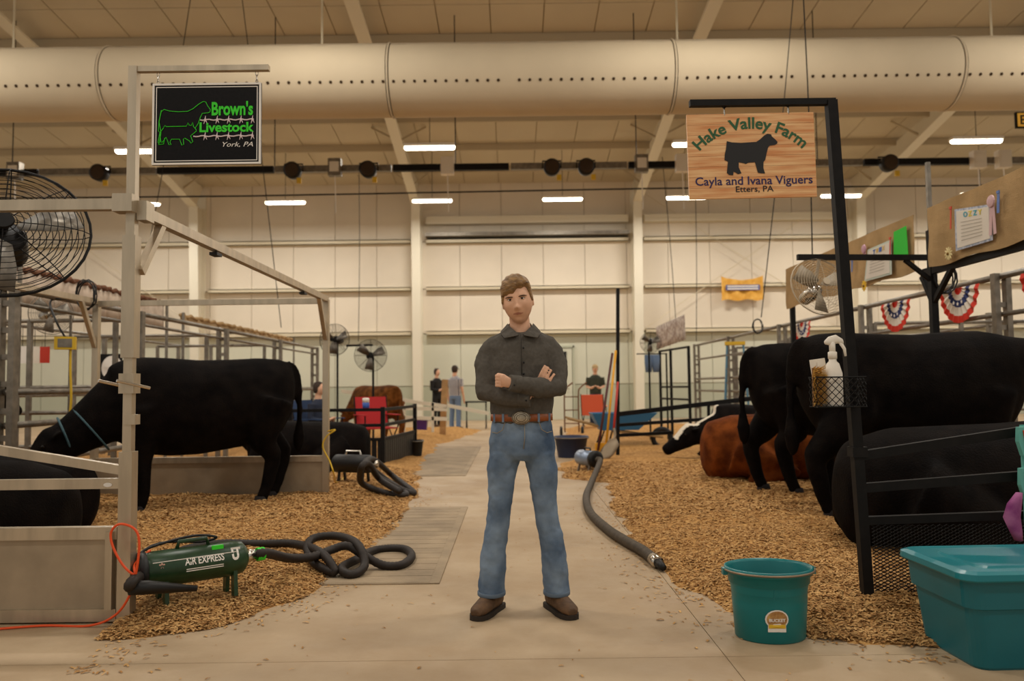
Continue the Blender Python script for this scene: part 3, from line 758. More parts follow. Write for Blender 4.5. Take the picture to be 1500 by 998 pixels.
def flower(px, py, col, lab):
    p = on_burlap(px, py) + V((-.012, 0, 0)); t = empty('paper_flower', p, 0, lab, 'flower'); m = M('petal_' + col.strip('#'), col, .7)
    for i in range(11):
        a = i * 2 * math.pi / 11; MB().loft([((-.004, math.cos(a) * r, math.sin(a) * r), (0, -math.sin(a) * w, math.cos(a) * w), (.004, 0, 0)) for r, w in ((.008, .006), (.04, .011), (.06, .003))], 6).build('petal', m, t)
    MB().ball((-.008, 0, 0), .014, 8, 6).build('flower_centre', M('centre_' + col.strip('#'), '#7a5a22', .8), t)
flower(1392, 372, '#d8c690', 'cream paper flower on burlap below the red ribbon'); flower(1268, 419, '#e2b322', 'yellow paper sunflower below the smaller poster')

# ---- bunting
def bunting(yc, x, z, lab, w=.8, drop=.40):
    t = empty('flag_bunting', (x, yc, z), 0, lab, 'bunting', 'red white and blue fan buntings')
    cols = [('#c8301c', 1., .80), ('#d9cfc0', .80, .56), ('#262f5e', .56, .36), ('#d9cfc0', .36, .2), ('#c8301c', .2, .04)]
    for c, r1, r0 in cols:
        mb = MB(); n = 22
        for i in range(n + 1):
            a = math.pi + math.pi * i / n
            for r in (r0, r1): mb.v.append((-.02 * (i % 2) - .01, math.cos(a) * r * w / 2, math.sin(a) * r * drop))
        for i in range(n): q = 2 * i; mb.f.append((q, q + 1, q + 3, q + 2))
        mb.build('bunting_band', M('bunting_' + c.strip('#'), c, .8), t, fix=False)
    for k in (-1, 0, 1):
        a = math.pi * 1.5 + k * .45; cy, cz = math.cos(a) * .46 * w / 2, math.sin(a) * .46 * drop
        pts = [(math.cos(math.pi / 2 + i * math.pi / 5) * (.026 if i % 2 == 0 else .011), math.sin(math.pi / 2 + i * math.pi / 5) * (.026 if i % 2 == 0 else .011)) for i in range(10)]
        MB().poly(pts, .002).xf(Matrix.Translation((-.034, cy, cz)) @ Matrix.Rotation(math.pi / 2, 4, 'Z')).build('star', m_signw, t)
bunting(9.0, 5.08, 2.2, 'red white and blue fan bunting between the twin posts above the black cattle'); bunting(10.5, 5.08, 2.2, 'red white and blue bunting below the burlap with green sheet')
bunting(13.9, 5.08, 2.2, 'red white and blue bunting over the rump of the rear black cow'); bunting(7.5, 5.08, 2.2, 'red white and blue bunting tied nearest the framed white poster')

# ---- fans
def fan(c, r, rz, tilt, lab, m=m_black, pole=None, blade=None):
    t = empty('barn_fan', c, rz, lab, 'fan'); t.rotation_euler = (tilt, 0, rz)
    def ring(y, rr, w): return [(math.cos(a) * rr, y, math.sin(a) * rr) for a in [i * 2 * math.pi / 32 for i in range(32)]]
    cg = MB(); n = 13
    for s, dep in ((-1, .10), (1, .08)):
        for i in range(1, n):
            rr = r * i / n; y = s * dep * math.sqrt(max(0.05, 1 - (i / n) ** 3)); cg.tube(ring(y, rr, 0), r * .006, 4, closed=True)
        for k in range(8):
            a = k * math.pi / 4
            cg.tube([(math.cos(a) * r * q, s * dep * math.sqrt(max(.02, 1 - q ** 3)), math.sin(a) * r * q) for q in (.12, .4, .7, .9, 1.)], r * .008, 4)
    cg.tube(ring(0, r, 0), r * .02, 6, closed=True); cg.build('guard', m, t)
    hb = MB().loft([((0, -.11, 0), (r * .13, 0, 0), (0, 0, r * .13)), ((0, -.125, 0), (r * .12, 0, 0), (0, 0, r * .12))], 16); hb.build('hub_cap', m, t)
    MB().loft([((0, .06, 0), (r * .2, 0, 0), (0, 0, r * .2)), ((0, .10, 0), (r * .24, 0, 0), (0, 0, r * .24)), ((0, .28, 0), (r * .22, 0, 0), (0, 0, r * .22)), ((0, .31, 0), (r * .1, 0, 0), (0, 0, r * .1))], 16).build('motor', m_blackp if m is m_black else m_chrome, t, smooth=True)
    for k in range(3):
        a = k * 2.094 + .4; u = V((math.cos(a), 0, math.sin(a))); w = V((-math.sin(a), 0, math.cos(a)))
        mb = MB(); vs = []
        for q, hw, tw in ((.15, .10, .04), (.5, .22, .035), (.88, .27, .02)):
            vs += [u * r * q + w * r * hw + V((0, tw, 0)), u * r * q - w * r * hw + V((0, -tw, 0))]
        mb.add(vs, [(0, 1, 3, 2), (2, 3, 5, 4)]); o = mb.build('fan_blade', blade or m_galv, t, smooth=True, fix=False)
        so = o.modifiers.new('t', 'SOLIDIFY'); so.thickness = .004
    if pole:
        inv = t.matrix_basis.inverted()
        for a, b, rr in pole:
            MB().tube([inv @ V(a), inv @ V(b)], rr, 8).build('bracket', m, t)
    return t
c = PY(8, 338, 4.9)
fan(c, .47, .45, -.42, 'large dark wire guarded fan clamped to the aluminium stall rail', m_black, [(c + V((-.05, .2, .05)), V((c.x - .1, FY + .03, zt)), .03)])
c = PY(1201, 420, 7.10); fan(c, .272, .15, -.3, 'pale wire fan hanging from the black arm before burlap', M('fan_cream', '#b9aa92', .5, metal=.4), [(c + V((0, .12, .02)), V((c.x + .03, 7.17, 2.26)), .015)], M('fan_blade_grey', '#9a8c76', .5))
pole_x = PY(490, 500, 14.6).x
c1_, c2_ = PY(490, 498, 14.6), PY(543, 521, 14.4)
fan(c1_, .29, -.2, 0, 'dark round fan on pole behind the aluminium corner post', m_black, [(c1_ + V((0, .25, 0)), V((c1_.x, 14.85, .05)), .02)])
fan(c2_, .29, .25, 0, 'dark round fan on pole above the brown cow', m_black, [(c2_ + V((0, .25, 0)), V((c2_.x, 14.65, .05)), .02), (c2_ + V((0, .2, .2)), V((c2_.x - .5, 14.7, c2_.z + .2)), .02)])
c = PY(953, 502, 15.2); fan(c, .20, -.2, .2, 'small dark fan beside the hanging jeans', m_black, [(c + V((0, .2, 0)), V((c.x, 15.42, 0)), .018)])
c = PY(75, 460, 8.5); fan(c, .22, .8, 0, 'grey wire fan hung behind the yellow outlet box', m_galv, [(c + V((0.1, .2, 0)), V((c.x + .1, 8.7, 0)), .015)])

# ---- valances on the left
def valance(y0, y1, x, z, m, lab, drop=.34, ruff=None):
    t = empty('stall_valance', (x, y0, z), 0, lab, 'valance')
    mb = MB(); n = 60
    for i in range(n + 1):
        y = (y1 - y0) * i / n
        for j in range(4): mb.v.append((.03 * math.sin(i * 1.1) * (j / 3), y, -drop * j / 3))
    for i in range(n):
        for j in range(3): q = i * 4 + j; mb.f.append((q, q + 4, q + 5, q + 1))
    o = mb.build('valance_cloth', m, t, True, fix=False); so = o.modifiers.new('t', 'SOLIDIFY'); so.thickness = .005
    if ruff:
        MB().tube([(.02 * math.sin(i * 2.2), (y1 - y0) * i / 70, .01 + .015 * math.sin(i * 1.7)) for i in range(71)], [.03 + .012 * math.sin(i * 2.9) for i in range(71)], 7).build('ruffle', ruff, t, smooth=True)
    for y in (0, y1 - y0): MB().tube([(0.05, y, .05), (.05, y, -z)], .022, 6).build('support_pole', m_galv, t)
valance(8.4, 12.0, -5.25, 2.46, M('valance_pink', '#c9b6a2', .9, var=.1, scale=9), 'pale pink stall curtain with brown ruffle', .36, M('ruffle_brown', '#6b4630', .95, var=.3, scale=30))
valance(12.6, 19.0, -5.25, 2.33, M('valance_burlap', '#a58a62', .95), 'rolled burlap valance above the farther fence', .10, m_burlap)
# ================================================================== CATTLE
def hide(name, col, col2, rough=.75):
    return M(name, col, rough, var=.3, col2=col2, scale=7, bump=.35, bscale=90, spec=.05)
m_hblack = hide('black_hide', '#0d0908', '#15100d'); m_hbrown = hide('red_hide', '#5e2c10', '#7c4018'); m_hbrown2 = hide('brown_hide', '#5b3414', '#7a4a20')
m_hoof = M('hoof', '#1a1310', .9); m_eye = M('cow_eye', '#0a0605', .15)
def limb(mb, pts, n=14):
    mb.tube([p for p, r in pts], [r for p, r in pts], n)
def cow_mesh(pose, head='level', rump_turn=0):
    mb = MB(); Y = V((0, 1, 0)); Z = V((0, 0, 1))
    if pose == 'stand':
        secs = [(-.90, 1.14, .08, .13), (-.86, 1.09, .19, .28), (-.76, 1.03, .27, .38), (-.55, .99, .32, .43), (-.28, .965, .345, .44), (0, .94, .36, .455), (.28, .95, .345, .465), (.52, .97, .29, .45), (.70, 1.01, .23, .38), (.80, 1.05, .16, .28)]
        mb.loft([((x, 0, z), Y * w, Z * h) for x, z, w, h in secs], 24)
        for s in (-1, 1):
            limb(mb, [(V((.52, s * .17, .95)), .17), (V((.50, s * .18, .70)), .12), (V((.52, s * .17, .46)), .082), (V((.52, s * .17, .40)), .078), (V((.51, s * .17, .16)), .06), (V((.53, s * .17, .09)), .058), (V((.55, s * .17, .03)), .06)])
            fw = .10 * s                                    # one hind leg steps forward
            limb(mb, [(V((-.62, s * .16, 1.0)), .25), (V((-.56, s * .19, .78)), .19), (V((-.66 + fw, s * .18, .56)), .125), (V((-.76 + fw, s * .17, .46)), .09), (V((-.75 + fw, s * .17, .38)), .078), (V((-.70 + fw, s * .17, .16)), .062), (V((-.67 + fw, s * .17, .09)), .058), (V((-.65 + fw, s * .17, .03)), .06)])
        mb.tube(smooth_path([(-.84, 0, 1.36), (-.93, 0, 1.28), (-.97, 0, 1.0), (-.97, 0, .7), (-.96, 0, .45)], 4), [.045] * 8 + [.035] * 4 + [.05, .065, .06, .045, .02], 8)
        if head == 'down':
            nk = [((.60, 0, 1.03), .33), ((.82, 0, .88), .26), ((1.02, 0, .74), .20), ((1.17, 0, .64), .165)]; h0, hd = V((1.17, 0, .68)), V((.55, 0, -.55)).normalized()
        else:
            nk = [((.62, 0, 1.10), .29), ((.88, 0, 1.14), .22), ((1.10, 0, 1.20), .165), ((1.28, 0, 1.25), .14)]; h0, hd = V((1.26, 0, 1.28)), V((.75, 0, -.5)).normalized()
        for (p, r) in nk: pass
        mb.loft([(V(p), Y * r * .72, (Z * r if head != 'down' else V((.55, 0, .83)) * r)) for p, r in nk], 18)
    else:                                                    # lying on the brisket, legs folded
        secs = [(-.97, .33, .12, .18), (-.90, .34, .27, .31), (-.65, .36, .37, .36), (-.35, .36, .41, .37), (0, .36, .42, .38), (.3, .37, .38, .39), (.55, .40, .31, .38), (.75, .46, .22, .30)]
        mb.loft([((x, 0, z), Y * w, Z * h) for x, z, w, h in secs], 24)
        for s in (-1, 1):
            limb(mb, [(V((-.65, s * .26, .34)), .25), (V((-.40, s * .38, .22)), .17), (V((-.12, s * .44, .12)), .09), (V((-.40, s * .50, .07)), .06), (V((-.62, s * .50, .05)), .05)])
            limb(mb, [(V((.52, s * .22, .32)), .19), (V((.66, s * .30, .14)), .10), (V((.88, s * .28, .08)), .07), (V((.62, s * .36, .055)), .05), (V((.50, s * .36, .05)), .05)])
        mb.tube(smooth_path([(-.86, 0, .5), (-.92, .10, .38), (-.89, .24, .18), (-.78, .38, .06)], 4), .035, 8)
        if head == 'low':
            nk = [((.62, 0, .48), .28), ((.88, 0, .42), .21), ((1.06, 0, .36), .165)]; h0, hd = V((1.05, 0, .38)), V((.8, 0, -.45)).normalized()
        else:
            nk = [((.62, 0, .50), .28), ((.86, 0, .66), .21), ((1.05, 0, .80), .16)]; h0, hd = V((1.04, 0, .84)), V((.85, 0, -.3)).normalized()
        mb.loft([(V(p), Y * r * .75, V((-.3, 0, .95)) * r) for p, r in nk], 18)
    up = Y.cross(hd) * -1.
    if up.z < 0: up = -up
    # head: poll, forehead, cheek, muzzle
    mb.loft([(h0 + hd * d + up * u, Y * w, up * h) for d, u, w, h in ((-.06, .02, .09, .10), (.02, .02, .125, .15), (.12, .0, .12, .15), (.24, -.01, .095, .115), (.36, -.01, .08, .09), (.44, -.01, .085, .085), (.49, -.01, .06, .06))], 18)
    for s in (-1, 1):
        b = h0 + up * .06 + Y * s * .10
        mb.loft([(b + (Y * s * .9 + hd * -.2) * d, hd * w, up * .02 + Y * .004) for d, w in ((-.02, .025), (.06, .055), (.13, .055), (.19, .02))], 10)
        mb.ball(h0 + hd * .13 + up * .055 + Y * s * .105, .03, 8, 6)
    me = remesh(mb, .024, 8)
    me['h0'] = tuple(h0); me['hd'] = tuple(hd); me['up'] = tuple(up)
    return me
COWS = {}
def cow(loc, rz, pose, head, m, lab, sc=1., flip=False, halter=None, name='cow', white=False):
    key = (pose, head)
    if key not in COWS: COWS[key] = cow_mesh(pose, head)
    src = COWS[key]
    t = empty(name, loc, rz, lab, 'cow'); t.scale = (sc, -sc if flip else sc, sc)
    me = src.copy(); me.materials.clear()
    b = mobj('body', me, m, t)
    h0, hd, up = V(src['h0']), V(src['hd']), V(src['up']); Y = V((0, 1, 0))
    if white:                                                # white blaze as a second hide colour on the face
        me.materials.append(M('white_hide', '#d9cdb8', .8, bump=.3, bscale=90))
        for p in me.polygons:
            c = p.center; d = (c - h0).dot(hd); w = abs(c.y); u = (c - h0).dot(up)
            if c.x > .98 and u > .03 and w < .075 and d < .27: p.material_index = 1
            elif .70 < c.x <= .99 and c.z > .50 and w < .055: p.material_index = 1
    for s in (-1, 1):
        MB().ball(h0 + hd * .13 + up * .06 + Y * s * .122, .018, 8, 6).build('eye', m_eye, t, smooth=True)
    if pose == 'stand':
        for s in (-1, 1):
            for x in (.555, -.64 + .10 * s):
                MB().lathe([(.064, 0), (.066, .02), (.055, .065)], (x, s * .17, 0), 12).build('hoof', m_hoof, t, smooth=True)
    if halter:
        c = h0 + hd * .34
        MB().tube([c + (Y * math.cos(a) * .098 + up * math.sin(a) * .112) for a in [i * math.pi / 10 for i in range(20)]], .011, 6, closed=True).build('halter_noseband', halter, t)
        c = h0 - hd * .05
        MB().tube([c + (Y * math.cos(a) * .135 + (up * .9 - hd * .4) * math.sin(a) * .17) for a in [i * math.pi / 10 for i in range(20)]], .010, 6, closed=True).build('halter_crown', halter, t)
        if head == 'down':
            p = V((.93, 0, .76))
            MB().tube([p + (Y * math.cos(a) * .172 + V((.62, 0, .78)) * math.sin(a) * .238) for a in [i * math.pi / 12 for i in range(24)]], .009, 6, closed=True).build('neck_rope', halter, t)
    return t
m_rope = M('rope_teal', '#3e5a62', .7)
ang = math.atan2(-.72, -1.15)
cow((-2.93, 7.5, .075), ang, 'stand', 'down', m_hblack, 'black cow standing head down inside the aluminium stall', .97, halter=m_rope)
cow((-3.55, 4.85, .07), math.pi, 'lie', 'up', m_hblack, 'black cow lying right behind the low aluminium front panel', .92)
cow((-3.95, 6.05, .07), math.pi - .1, 'lie', 'up', m_hblack, 'black cow lying under the lowered head of the standing black cow', .84)
cow((-5.78, 7.95, .05), math.pi / 2, 'stand', 'level', m_hblack, 'black cow standing behind the grey pipe rails and yellow cord', .85)
cow((3.28, 6.55, .08), .0, 'stand', 'level', m_hblack, 'black cow standing behind the spray bottle basket', 1.04)
cow((3.25, 7.85, .08), .0, 'stand', 'level', m_hblack, 'black cow standing beside the lying red cow', 1.03, flip=True)
cow((3.2, 5.3, .05), .02, 'lie', 'up', m_hblack, 'black cow lying behind the black gate rails', 1.1)
cow((3.1, 9.0, .06), .0, 'lie', 'up', m_hbrown, 'red brown cow lying next to the standing black cattle', 1.02)
cow((3.66, 11.5, .06), math.pi + .06, 'lie', 'low', m_hblack, 'black cow with white blaze lying with its head on the shavings', 1.04, white=True)
cow((-2.85, 16.6, .05), math.pi - .75, 'stand', 'down', m_hbrown2, 'brown cow standing in the far pen under the round fan', .82)
cow((-2.75, 10.5, .06), math.pi + .1, 'lie', 'up', m_hblack, 'black cow lying behind the black mesh fence', .9)
# ================================================================== PEOPLE
m_skin = M('skin', '#dcab8b', .5, var=.08, scale=18, spec=.3); m_lip = M('lips', '#b57a64', .5)
m_hair = M('hair_brown', '#6b4c2a', .55, col2='#9c7645', scale=26, stretch=(1, .35, 2.2), bump=.5, bscale=60)
m_shirt = M('shirt_charcoal', '#57524b', .85, var=.10, scale=60, bump=.5, bscale=11, spec=.1)
m_jean = M('denim', '#4d6079', .85, col2='#7f90a2', var=.2, scale=5, bump=.3, bscale=14, spec=.1)
m_stitch = M('stitching', '#8f8370', .8); m_leather = M('belt_leather', '#8a4a22', .45, var=.2, scale=30)
m_boot = M('boot_leather', '#5a4028', .7, var=.3, scale=22, bump=.2, bscale=40); m_sole = M('boot_sole', '#2c231b', .8)
m_silver = M('buckle_silver', '#a89c88', .35, metal=.8, var=.3, scale=80); m_ewhite = M('eye_white', '#ddd2c6', .3); m_iris = M('iris', '#2a1c14', .2)

def head_point(d):
    """direction (x right, y back, z up) -> point on the face and skull"""
    x, y, z = d.x * .076, d.y * .096, d.z * .117
    t = max(0, -z / .117)
    x *= 1 - .25 * t ** 2
    if y > 0: y *= 1 - .40 * t
    if y < 0: y *= 1 - .10 * t ** 2
    def g(cx, cz, sx_, sz_): return math.exp(-((x - cx) / sx_) ** 2 - ((z - cz) / sz_) ** 2)
    if y < .01:
        f = min(1, (-y + .01) / .04)
        y -= f * .027 * g(0, -.032, .011, .013); y -= f * .012 * g(0, -.008, .009, .022)
        for s in (-1, 1):
            y -= f * .008 * g(s * .013, -.036, .008, .008)
            y += f * .011 * g(s * .031, .010, .017, .011); y -= f * .004 * g(s * .030, .030, .022, .008); y -= f * .005 * g(s * .045, -.022, .018, .018)
        y -= f * .006 * g(0, -.062, .024, .012); y += f * .005 * g(0, -.0635, .024, .0028); y += f * .004 * g(0, -.080, .02, .008); y -= f * .008 * g(0, -.102, .02, .014)
    return V((x, y, z))
def head_grid(fn, n=72, m=54):
    mb = MB()
    for i in range(m + 1):
        ph = -math.pi / 2 + math.pi * i / m; ph = max(-1.55, min(1.55, ph))
        for j in range(n):
            a = 2 * math.pi * j / n
            mb.v.append(tuple(fn(V((math.cos(ph) * math.sin(a), -math.cos(ph) * math.cos(a), math.sin(ph))))))
    for i in range(m):
        for j in range(n): j2 = (j + 1) % n; mb.f.append((i*n + j, i*n + j2, (i+1)*n + j2, (i+1)*n + j))
    mb.f.append(tuple(reversed(range(n)))); mb.f.append(tuple(m * n + j for j in range(n)))
    return mb
def smask(t): return ss(t * .5 + .5)
def hair_mask(p):
    x, y, z = p
    front = .062 - .030 * smask(-x / .03) + .004 * math.sin(x * 160)       # swept fringe, lower on one side
    if y < -.015: line = front if abs(x) < .055 else front - .05 * ss((abs(x) - .055) / .02)
    elif y < .03: line = -.012
    else: line = -.012 - .055 * ss((y - .03) / .04)
    if y < -.015 and y > -.045: k = ss((-.015 - y) / .03); line = -.012 * (1 - k) + line * k
    return max(0, min(1, (z - line) / .012))
def hair_fn(d):
    p = head_point(d); m = hair_mask(p); nrm = V((d.x, d.y, d.z)).normalized()
    th = .007 + .022 * ss((p.z - .02) / .09) + .008 * ss((-p.y) / .08) * ss((p.z - .03) / .04)
    th += .0018 * math.sin(p.x * 260 + p.z * 90 + p.y * 60) * ss((p.z - .01) / .05)
    return p + nrm * (-.008 + m * (th + .008))

def rings(tab, y0=0.): return [((cx, cy + y0, z), (rx, 0, 0), (0, ry, 0)) for z, cx, cy, rx, ry in tab]
boy = empty('person', (.045, 4.13, 0), 0, 'young man in charcoal shirt and blue jeans standing with folded arms in the aisle', 'person')
HM = Matrix.Translation((-.014, -.03, 1.578)) @ Matrix.Rotation(math.radians(-7), 4, 'Y') @ Matrix.Rotation(math.radians(-5), 4, 'Z') @ Matrix.Rotation(math.radians(3), 4, 'X')
bd = MB(); hg = head_grid(head_point); hg.xf(HM); bd.add(hg.v, hg.f)
for s in (-1, 1):                                                    # ears
    k = len(bd.v); bd.loft([((s * (.068 + .012 * t), .012 + .012 * t, .0), (0, .016 * r, .004), (0, -.004, .030 * r)) for t, r in ((0, .8), (.6, 1), (1, 1.05), (1.2, .8))], 12); bd.xf(HM, k)
limb(bd, [(V((-.008, .012, 1.53)), .052), (V((-.004, .012, 1.47)), .053), (V((0, .015, 1.42)), .060), (V((0, .02, 1.38)), .07)], 18)
bd.loft(rings([(.80, 0, 0, .13, .085), (1.0, 0, 0, .135, .088), (1.2, 0, 0, .155, .095), (1.34, 0, 0, .155, .08), (1.41, 0, .01, .09, .06)]), 20)
ARM_L = [(V((.08, .012, 1.388)), .040), (V((.134, .008, 1.358)), .055), (V((.163, -.002, 1.312)), .060), (V((.178, -.02, 1.26)), .060), (V((.182, -.075, 1.135)), .056), (V((.08, -.165, 1.137)), .050), (V((-.055, -.226, 1.160)), .034)]
ARM_R = [(V((-.08, .012, 1.388)), .040), (V((-.134, .008, 1.358)), .055), (V((-.163, -.002, 1.312)), .060), (V((-.182, -.02, 1.25)), .060), (V((-.180, -.07, 1.115)), .056), (V((-.06, -.125, 1.088)), .050), (V((.04, -.160, 1.078)), .036)]
for arm in (ARM_L, ARM_R): limb(bd, [(p, r * .55) for p, r in arm])
# his left hand tucked into the crook of the other arm
bd.loft([((-.045, -.227, 1.158), (0, .015, .004), (0, -.004, .024)), ((-.075, -.224, 1.165), (0, .015, .004), (0, -.004, .028)), ((-.102, -.213, 1.171), (.003, .014, .0), (0, -.004, .029))], 14)
for i in range(4):
    z = 1.192 - i * .0158; L = (.075, .082, .078, .062)[i]
    limb(bd, [(V((-.095, -.215, z)), .0078), (V((-.116, -.200, z + .003)), .0076), (V((-.124, -.200 + L * .55, z + .004)), .0095), (V((-.120, -.200 + L, z + .004)), .008)], 8)
limb(bd, [(V((-.07, -.226, 1.180)), .011), (V((-.088, -.220, 1.194)), .0105), (V((-.108, -.200, 1.201)), .009), (V((-.12, -.180, 1.202)), .008)], 8)
# his right hand comes up behind the forearm, fingers over the upper arm
bd.loft([((.04, -.160, 1.078), (.006, 0, .025), (0, .015, 0)), ((.075, -.152, 1.105), (.024, 0, -.022), (0, .014, 0)), ((.105, -.146, 1.165), (.032, 0, -.02), (0, .013, 0))], 14)
for i in range(4):
    o = V((-.022 + i * .0150, 0, .008 - i * .0115)); L = (.75, .82, .78, .62)[i]
    limb(bd, [(V((.105, -.146, 1.165)) + o, .0082), (V((.118, -.155, 1.195)) + o, .0080), (V((.130, -.150, 1.195 + .032 * L)) + o, .0068), (V((.142, -.140, 1.195 + .056 * L)) + o, .0078)], 8)
limb(bd, [(V((.07, -.155, 1.12)), .012), (V((.055, -.165, 1.15)), .011), (V((.06, -.17, 1.175)), .009)], 8)
LEG_L = [(.80, -.083, .085, .098), (.72, -.103, .076, .088), (.60, -.110, .066, .078), (.50, -.121, .060, .068), (.44, -.129, .058, .066), (.32, -.151, .065, .072), (.2, -.160, .067, .076), (.085, -.165, .067, .082)]
LEG_R = [(.80, .083, .085, .098), (.72, .103, .077, .088), (.60, .110, .067, .078), (.50, .120, .060, .068), (.44, .127, .059, .066), (.32, .152, .067, .072), (.2, .161, .066, .076), (.085, .167, .064, .082)]
for leg in (LEG_L, LEG_R): limb(bd, [(V((cx, .0, z)), rx * .7) for z, cx, rx, ry in leg])
me = remesh(bd, .0042, 2)
me.materials.append(m_skin); me.materials.append(m_lip)
inv = HM.inverted()
for p in me.polygons:
    c = inv @ p.center
    if c.y < -.06 and abs(c.x) < .026 and abs(c.z + .0635) < .0058 * (1 - (abs(c.x) / .028) ** 2): p.material_index = 1
body = mobj('body', me, None, boy)
hr = head_grid(hair_fn, 120, 90)
keep = []
for f in hr.f:
    ds = [hair_mask(head_point(V((0, 0, 1)))) ]
    keep.append(f)
ho = hr.xf(HM).build('hair', m_hair, boy, smooth=True)
def face_part(mb, nm, m): mb.xf(HM).build(nm, m, boy, smooth=True)
for s in (-1, 1):
    fy = head_point(V((s * .33, -.93, .10)).normalized()).y
    face_part(MB().ball((s * .031, fy + .0035, .010), (.0125, .008, .0044), 14, 8), 'eye', m_ewhite)
    face_part(MB().ball((s * .0305, fy - .0032, .0098), (.0054, .0024, .0043), 12, 8), 'iris', m_iris)
    face_part(MB().tube([(s * (.017 + .0095 * k), fy - .0035 + .0012 * k * k, .0128 + .0026 * math.sin(k * 1.05)) for k in range(4)], [.0012, .0019, .0019, .001], 6), 'eyelid', M('lash', '#5a3a28', .7))
    face_part(MB().tube([(s * (.012 + .011 * k), fy - .0095 + .0022 * k * k * .55, (.0214, .0228, .0240, .0238, .0214)[k]) for k in range(5)], [.0026, .0036, .0036, .0028, .0012], 6), 'eyebrow', M('brow', '#4a3320', .8))
# shirt
sb = MB()
sb.loft(rings([(.955, 0, 0, .150, .108), (1.0, 0, -.002, .158, .114), (1.05, 0, -.003, .163, .118), (1.15, 0, -.003, .168, .120), (1.26, 0, 0, .180, .122), (1.34, 0, .004, .184, .112), (1.39, 0, .01, .160, .095), (1.418, 0, .014, .105, .078)]) + [((-.002, .014, 1.438), (.070, 0, 0), (0, .066, .024))], 28)
for arm in (ARM_L, ARM_R): limb(sb, arm, 18)
me = remesh(sb, .0075, 3, .020, .075)
shirt = mobj('shirt', me, m_shirt, boy)
def sub(mb, nm, m, par, sm=True): return mb.build(nm, m, par, sm)
# collar: stand and two pointed leaves
sub(MB().loft([((-.002, .012, 1.422), (.072, 0, 0), (0, .072, .020)), ((-.003, .012, 1.440), (.065, 0, 0), (0, .066, .030)), ((-.003, .013, 1.455), (.063, 0, 0), (0, .062, .036))], 28, False), 'collar_stand', m_shirt, shirt)
for s in (-1, 1):
    top = [(s * .010, -.086, 1.408), (s * .034, -.064, 1.430), (s * .058, -.030, 1.454), (s * .067, .014, 1.470)]
    bot = [(s * .022, -.112, 1.400), (s * .084, -.108, 1.388), (s * .104, -.060, 1.414), (s * .104, .010, 1.428)]
    vs = [V(p) for p in top] + [V(p) for p in bot]
    o = sub(MB().add(vs, [(0,1,5,4),(1,2,6,5),(2,3,7,6)]), 'collar_leaf', m_shirt, shirt, False); so = o.modifiers.new('t', 'SOLIDIFY'); so.thickness = .004
sub(MB().tube([(.0, -.101, 1.405), (.001, -.124, 1.33), (.002, -.127, 1.26), (.002, -.127, 1.2)], .0016, 5), 'placket_seam', M('seam_dark', '#27231f', .9), shirt)
for z in (1.335, 1.262, 1.205): sub(MB().loft([((.012, -.128 + (z > 1.3) * .004, z), (.0055, 0, 0), (0, 0, .0055)), ((.012, -.131 + (z > 1.3) * .004, z), (.005, 0, 0), (0, 0, .005))], 12), 'button', m_blackp, shirt)
for arm in (ARM_L, ARM_R):
    a, b = arm[-2][0], arm[-1][0]; d = (b - a).normalized()
    sub(MB().tube([b - d * .055, b - d * .05, b + d * .004, b + d * .005], [.040, .043, .040, .034], 18), 'cuff', m_shirt, shirt)
    sub(MB().ball(b - d * .02 + V((0, -.041, -.008)), .005, 8, 6), 'cuff_button', m_blackp, shirt)
# jeans
jb = MB()
jb.loft(rings([(.985, 0, 0, .150, .106), (.93, 0, .002, .158, .112), (.86, 0, .006, .168, .122), (.80, 0, .008, .170, .12), (.765, 0, .006, .12, .09)]), 28)
for leg in (LEG_L, LEG_R): jb.loft([((cx, .004 + .02 * (1 if z < .5 else 0) * (.5 - z), z), (rx, 0, 0), (0, ry, 0)) for z, cx, rx, ry in leg], 22)
me = remesh(jb, .0075, 3, .020, .085); jeans = mobj('jeans', me, m_jean, boy)
for leg in (LEG_L, LEG_R):
    z, cx, rx, ry = leg[-1]; sub(MB().lathe([(1, 0), (1.03, .002), (1.03, .018), (1, .02)], (0, 0, 0), 24).xf(Matrix.Translation((cx, .012, .084)) @ Matrix.Diagonal((rx + .003, ry + .003, 1, 1))), 'hem', M('hem_denim', '#5d6b7a', .9), jeans)
for s in (-1, 1): sub(MB().tube([(s * .085, -.102, .962), (s * .098, -.104, .925), (s * .125, -.088, .908), (s * .152, -.05, .912)], .0022, 5), 'pocket_seam', m_stitch, jeans)
sub(MB().tube([(.012, -.116, .955), (.013, -.124, .89), (.006, -.118, .83)], .002, 5), 'fly_seam', m_stitch, jeans)
belt = sub(MB().loft([((0, 0, z), (rx, 0, 0), (0, ry, 0)) for z, rx, ry in ((.966, .154, .112), (.967, .160, .117), (1.002, .160, .117), (1.003, .154, .112))], 36), 'belt', m_leather, boy)
for x in (-.095, .085, -.14, .14):
    y = -.117 * math.sqrt(1 - (x / .16) ** 2) - .002; sub(MB().cbox((x, y, .984), (.011, .006, .042)), 'belt_loop', m_jean, belt, False)
bk = sub(MB().loft([((-.004, -.118, .985), (.048, 0, 0), (0, 0, .036)), ((-.004, -.126, .985), (.047, 0, 0), (0, 0, .035)), ((-.004, -.129, .985), (.040, 0, 0), (0, 0, .029))], 32), 'belt_buckle', m_silver, belt)
for q in (.92, .74, .5): sub(MB().tube([(-.004 + math.cos(a) * .047 * q, -.1295, .985 + math.sin(a) * .035 * q) for a in [i * math.pi / 14 for i in range(28)]], .0014, 5, closed=True), 'buckle_ring', M('buckle_dark', '#5b4c3a', .4, metal=.7), belt)
